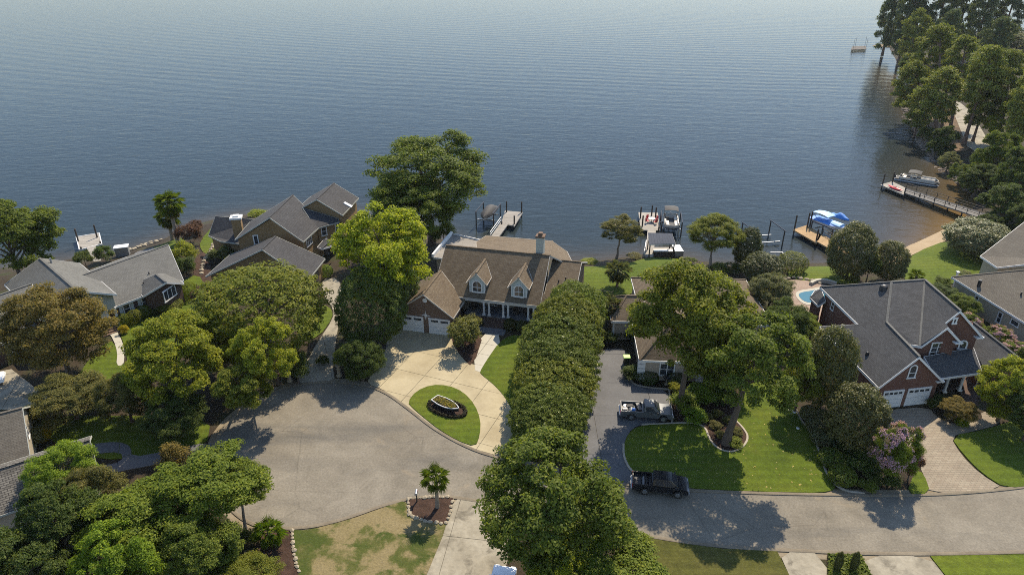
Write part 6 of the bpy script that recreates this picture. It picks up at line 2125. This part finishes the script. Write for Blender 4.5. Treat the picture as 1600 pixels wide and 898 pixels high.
# ------------------------------------------------------------------ garden and street furniture
def stones(parent, pix, r_, z, gap=1.0, jit=.2):
    """a line of separate pale stones"""
    pts = [PT(x, y) for x, y in pix]
    protos = []
    for k in range(3):
        bm = bmesh.new()
        bmesh.ops.create_icosphere(bm, subdivisions=1, radius=1)
        for v in bm.verts:
            v.co *= random.uniform(.75, 1.15)
        me = bpy.data.meshes.new("stone"); bm.to_mesh(me); bm.free(); me.materials.append(MAT['stone']); protos.append(me)
    acc = 0
    for a, b2_ in zip(pts, pts[1:]):
        L = (b2_ - a).length
        t = acc
        while t < L:
            p = a.lerp(b2_, t / L)
            o = bpy.data.objects.new("stone", random.choice(protos))
            COL.objects.link(o)
            o.parent = parent
            o.location = (p.x + random.uniform(-jit, jit) * r_, p.y + random.uniform(-jit, jit) * r_, p.z + z)
            s_ = r_ * random.uniform(.7, 1.2)
            o.scale = (s_ * random.uniform(1, 1.5), s_, s_ * .65)
            o.rotation_euler = (0, 0, math.atan2((b2_ - a).y, (b2_ - a).x) + random.uniform(-.4, .4))
            t += r_ * 2.1 * gap * random.uniform(.85, 1.2)
        acc = t - L
beds = [o for o in COL.objects if o.name.startswith("mulch_bed")]
def nearest_bed(x, y):
    q = P(x, y)
    return min(beds, key=lambda o: min((v.co.xy - q.xy).length for v in o.data.vertices))
stones(nearest_bed(670, 800), [(637, 781), (640, 807), (665, 815), (696, 820), (704, 800), (708, 780)], .22, .14)
stones(nearest_bed(670, 800), [(641, 779.5), (672, 777.5), (705, 777.5)], .20, .14)
stones(nearest_bed(440, 860), [(456, 830), (460, 865), (468, 897)], .22, .14)
sb_ = [o for o in COL.objects if o.name.startswith("straw_ground")][-1]
stones(sb_, [(314, 428), (318, 410), (326, 400), (335, 380)], .45, .1, 1.1)
stones(ground, [(196, 392), (222, 383), (250, 374)], .32, .05, 1.2, .5)
stones(ground, [(196, 394), (222, 385), (252, 375)], .35, .05, 1.3, .6)
stones(ground, [(1218, 440), (1236, 434), (1262, 438), (1284, 444)], .4, .15, 1.0)

# rocky bank of the cove: too many to count
def riprap(name, pix, n, spread, r0_, r1_):
    line = [P(x, y, WATER) for x, y in pix]
    base = bmesh.new(); bmesh.ops.create_icosphere(base, subdivisions=1, radius=1)
    bv = np.array([v.co[:] for v in base.verts]); bf = [tuple(v.index for v in f.verts) for f in base.faces]; base.free()
    vs, fs = [], []
    for _ in range(n):
        i = random.randrange(len(line) - 1)
        p = line[i].lerp(line[i + 1], random.random())
        x, y = p.x + random.gauss(0, spread), p.y + random.gauss(0, spread)
        s_ = random.uniform(r0_, r1_)
        b_ = len(vs)
        ca, sa = math.cos(random.uniform(0, 6)), math.sin(random.uniform(0, 6))
        q = bv * RNG.uniform(.7, 1.2, (len(bv), 1)) * np.array([s_ * 1.2, s_, s_ * .7])
        z = max(terrain(x, y), WATER - .3) + s_ * .25
        vs += [(x + a[0], y + a[1], z + a[2]) for a in q]
        fs += [tuple(b_ + k for k in f_) for f_ in bf]
    mb = MB(); mb.add(vs, fs)
    o = mb.build(name, MAT['rock'])
    return tag(o, "grey brown boulders heaped along the cove bank", None, kind='stuff')
riprap("riprap", [(1534, 306), (1505, 286), (1480, 266), (1455, 238), (1432, 203), (1413, 170)], 420, .9, .25, .7)
riprap("riprap", [(1545, 312), (1510, 286), (1486, 264), (1462, 238), (1438, 203)], 200, .9, .3, .7)

# stranded-rowboat planter on the island lawn
pc = P(699, 640)
mo = [(pc.x + 2.35 * math.cos(a) * math.cos(-.5) - 1.35 * math.sin(a) * math.sin(-.5), pc.y + 2.35 * math.cos(a) * math.sin(-.5) + 1.35 * math.sin(a) * math.cos(-.5)) for a in [k * math.pi / 12 for k in range(24)]]
ib = MB().prism(mo, 0, .17).build("mulch_bed", MAT['mulch']); tag(ib, kind='structure')
pr = empty("planter_boat", P(698, 638, .15), "rowboat shaped planter with white rim on the island lawn", "planter", None, math.radians(-37))
hr_ = hull_rings(3.4, 1.35, .7, .45, 11, .75)
MB().loft(hr_, closed=False, cap=False).build("hull", MAT['black_metal'], pr, world=False, smooth=True)
rim = MB()
for sd__ in (0, 4):
    rim.tube([r_[sd__] for r_ in hr_], .055, 6)
rim.tube([hr_[0][0], hr_[0][4]], .055, 6)
rim.build("rim", MAT['trim'], pr, world=False)
MB().add([r_[0] for r_ in hr_] + [r_[4] for r_ in hr_], [(i, i + 1, i + 12, i + 11) for i in range(10)]).build("soil", MAT['straw'], pr, world=False).location = (0, 0, -.1)
pp = np.array([(random.uniform(-1.5, 1.2), random.uniform(-.45, .45), .68 + random.uniform(-.05, .2)) for _ in range(420)])
o = bpy.data.objects.new("plants", quads_mesh("plants", leaves(pp, np.array([0, 0, 1.]) + RNG.normal(0, .5, pp.shape), .10, .06, RNG), MAT['leaf']))
COL.objects.link(o); o.parent = pr; o.color = (.22, .19, .05, 1); o["kind"] = 'stuff'
pp = []
for _ in range(1500):
    a = random.uniform(0, 6.28)
    k = random.uniform(.86, 1.04)
    x, y = 2.3 * k * math.cos(a), 1.3 * k * math.sin(a)
    pp.append((pc.x + x * math.cos(-.5) - y * math.sin(-.5), pc.y + x * math.sin(-.5) + y * math.cos(-.5), .18 + random.uniform(0, .25)))
pp = np.array(pp)
o = bpy.data.objects.new("border_plants", quads_mesh("border_plants", leaves(pp, np.array([0, 0, 1.]) + RNG.normal(0, .5, pp.shape), .09, .05, RNG), MAT['leaf']))
COL.objects.link(o); o.color = (.05, .045, .03, 1); tag(o, "dark low plants edging the oval planter bed", None, kind='stuff')

def urn(label, x, y):
    p = P(x, y, .08)
    ro = empty("stone_urn", p, label, "urn", "stone urns flanking the tan house drive")
    MB().lathe([(.32, 0), (.32, .12), (.22, .16), (.20, .85), (.26, .95), (.14, 1.05), (.14, 1.15), (.34, 1.4), (.40, 1.6), (.34, 1.6)], 14).build("pedestal", MAT['stone'], ro, world=False, smooth=True)
    o = bpy.data.objects.new("crown", CROWNS['shrub', 1]); COL.objects.link(o); o.parent = ro; o.location = (0, 0, 1.95); o.scale = (.5, .5, .5); o.color = (*PAL['yellow'], 1)
urn("planted stone urn right of the tan house drive", 530, 587)
urn("planted stone urn left of the tan house drive", 453, 595)
bbp = P(1041, 600, .08)
ro = empty("bird_bath", bbp, "pale bird bath on a pedestal under the white double window", "bird bath")
MB().lathe([(.26, 0), (.22, .1), (.11, .2), (.09, .7), (.15, .8)], 14).build("pedestal", MAT['stone'], ro, world=False, smooth=True)
MB().lathe([(.15, .8), (.42, .88), (.45, .97), (.38, .97), (.1, .9)], 18).build("bowl", MAT['black_metal'], ro, world=False, smooth=True)
mbp = P(651.5, 783, .12)
ro = empty("mailbox", mbp, "dark mailbox on a post in the stone edged bed beside the palm", "mailbox")
MB().box((0, 0, .5), (.11, .11, 1.0)).build("post", MAT['dark_wood'], ro, world=False)
rg = []
for y in (-.28, .28):
    rg.append([(.12 * math.cos(a), y, 1.08 + .14 * math.sin(a)) for a in [math.pi * k / 6 for k in range(7)]] + [(-.12, y, .98), (.12, y, .98)])
MB().loft(rg).build("box", MAT['alu'], ro, world=False)
MB().box((.14, .05, 1.2), (.02, .06, .16)).build("flag", MAT['red'], ro, world=False)
gb = P(978.5, 568, .07)
ro = empty("wheelie_bin", gb, "dark wheeled bin with a lime green lid on the grey drive", "bin")
MB().box((0, 0, .5), (.62, .68, .95), taper=1.0).build("body", MAT['dark_green'], ro, world=False, bevel=.04)
MB().box((0, -.02, 1.02), (.78, .8, .1)).build("lid", MAT['lime'], ro, world=False, bevel=.03)
for x in (-.28, .28):
    MB().tube([(x - .03, .34, .12), (x + .03, .34, .12)], .12, 10).build("wheel", MAT['rubber'], ro, world=False)
for x, y, r_, lb in ((1238, 642, .42, "large pale round utility lid in the street lawn"), (1246.5, 669, .17, "small pale round lid lower in the street lawn")):
    p = P(x, y, .11)
    ro = empty("utility_lid", p, lb, "lid")
    MB().lathe([(.02, 0), (r_, 0), (r_, .05), (r_ * .85, .09), (.02, .1)], 18).build("cover", MAT['trim'], ro, world=False)
    MB().box((0, 0, .105), (.1, .04, .03)).build("handle", MAT['black_metal'], ro, world=False)
# outdoor grill island by the left shore, pool lounge, step rails, fence
gi = PT(193, 399)
ro = empty("outdoor_grill", gi, "grey outdoor grill cabinet with white top behind the ranch house", "grill", None, .35)
MB().box((0, 0, .75), (1.9, 1.2, 1.5)).build("cabinet", MAT['alu'], ro, world=False)
MB().box((0, 0, 1.56), (2.1, 1.4, .12)).build("lid", MAT['white_paint'], ro, world=False)
lo = P(1254, 488, .12)
ro = empty("pool_lounger", lo, "dark cushioned lounger on the pool patio", "lounger", None, math.radians(70))
MB().box((0, 0, .32), (1.3, .65, .1)).build("seat", MAT['black_canvas'], ro, world=False)
MB().add([(-.65, -.32, .32), (-.65, .32, .32), (-1.15, .32, .85), (-1.15, -.32, .85), (-.6, -.32, .40), (-.6, .32, .40), (-1.07, .32, .92), (-1.07, -.32, .92)], [(0, 1, 2, 3), (7, 6, 5, 4), (0, 4, 5, 1), (1, 5, 6, 2), (2, 6, 7, 3), (3, 7, 4, 0)]).build("backrest", MAT['black_canvas'], ro, world=False)
for x in (-.55, .55):
    for y in (-.27, .27):
        MB().box((x, y, .14), (.05, .05, .28)).build("leg", MAT['alu'], ro, world=False)
sr = PT(1205, 400)
ro = empty("stair_railing", sr, "white railing of the lake steps behind the shore bushes", "railing")
for a, b2_ in (((1204, 394, .6), (1222, 394, .6)), ((1222, 394, .6), (1232, 404, .4))):
    A, B = P(*a), P(*b2_)
    MB().beam(A, B, .12, .1).build("rail", MAT['trim'], ro)
    for k in range(3):
        q = A.lerp(B, k / 2)
        MB().beam((q.x, q.y, WATER - .1), (q.x, q.y, q.z), .1, .1).build("post", MAT['trim'], ro)
fa, fb_ = P(926, 462), P(957, 467)
ro = empty("iron_fence", fa, "low black iron fence across the lake lawn by the porch house", "fence")
for z in (.15, 1.05):
    MB().beam(lv(fa, z), lv(fb_, z), .04, .04).build("rail", MAT['black_metal'], ro)
pk_ = MB()
for k in range(1, 28):
    q = fa.lerp(fb_, k / 28)
    pk_.beam(lv(q, .05), lv(q, 1.15), .02, .02)
o = pk_.build("picket", MAT['black_metal'], ro); o["kind"] = 'stuff'
for k in range(3):
    q = fa.lerp(fb_, k / 2)
    MB().beam(lv(q, 0), lv(q, 1.3), .09, .09).build("post", MAT['black_metal'], ro)
# low curved pool wall
wl = [tuple(P(x, y)[:2]) for x, y in ((1266, 446), (1275, 441), (1290, 441), (1306, 446))]
pw_ = MB(); strip(pw_, chaikin(wl, 2, False), .45, -.02, .55)
tag(pw_.build("pool_wall", MAT['walk'], loc=(0, 0, 0)), "low curved pale wall behind the swimming pool", "wall")
# porch furniture of the centre house
for u_, lb in ((8.1, "brown round wicker chair at the left end of the white columned porch"), (13.95, "brown round wicker chair left of the right porch window"), (15.2, "brown round wicker chair at the right end of the porch")):
    p = FC(u_, 5.9, .9)
    ro = empty("wicker_chair", p, lb, "chair", "wicker chairs on the porch", a_)
    MB().lathe([(.25, 0), (.3, .3), (.42, .42), (.42, .46), (.1, .46)], 14).build("seat", MAT['dark_wood'], ro, world=False)
    MB().loft([[(.42 * math.cos(t), .42 * math.sin(t) * 1.0, z) for t in [math.pi * k / 8 for k in range(9)]] + [(.36 * math.cos(t), .36 * math.sin(t), z) for t in [math.pi * (8 - k) / 8 for k in range(9)]] for z in (.44, .95)]).build("backrest", MAT['dark_wood'], ro, world=False)

# ------------------------------------------------------------------ fallen leaves on the lawn and drive
lp = chaikin([tuple(P(x, y)[:2]) for x, y in LAWN_D], 1)
def inside(q, poly):
    r_ = False
    for i in range(len(poly)):
        a, b2_ = poly[i], poly[i - 1]
        if (a[1] > q[1]) != (b2_[1] > q[1]) and q[0] < (b2_[0] - a[0]) * (q[1] - a[1]) / (b2_[1] - a[1]) + a[0]: r_ = not r_
    return r_
pts = []
while len(pts) < 170:
    q = (random.uniform(9, 36), random.uniform(46, 66))
    if inside(q, lp): pts.append((*q, .125))
pp = np.array(pts)
o = bpy.data.objects.new("fallen_leaves", quads_mesh("fallen_leaves", leaves(pp, np.array([0, 0, 1.]) + RNG.normal(0, .2, pp.shape), .09, .06, RNG), MAT['leaf']))
COL.objects.link(o); o.color = (.45, .38, .14, 1); tag(o, "pale fallen leaves scattered over the street lawn", None, kind='stuff')

# ------------------------------------------------------------------ thin summer haze round everything
hz = MB().box((0, 515, 18), (3400, 4300, 64)).build("haze", [], None)
hz.data.materials.clear()
hm_ = bpy.data.materials.new("haze")
hm_.use_nodes = True
t = hm_.node_tree
t.nodes.clear()
ho = nd(t, "ShaderNodeOutputMaterial")
hv = nd(t, "ShaderNodeVolumePrincipled")
hv.inputs["Color"].default_value = (.80, .88, .96, 1)
hv.inputs["Density"].default_value = .00006
hv.inputs["Anisotropy"].default_value = .25
t.links.new(hv.outputs[0], ho.inputs["Volume"])
hz.data.materials.append(hm_)
tag(hz, "pale thin summer haze over the lake", None, kind='stuff')
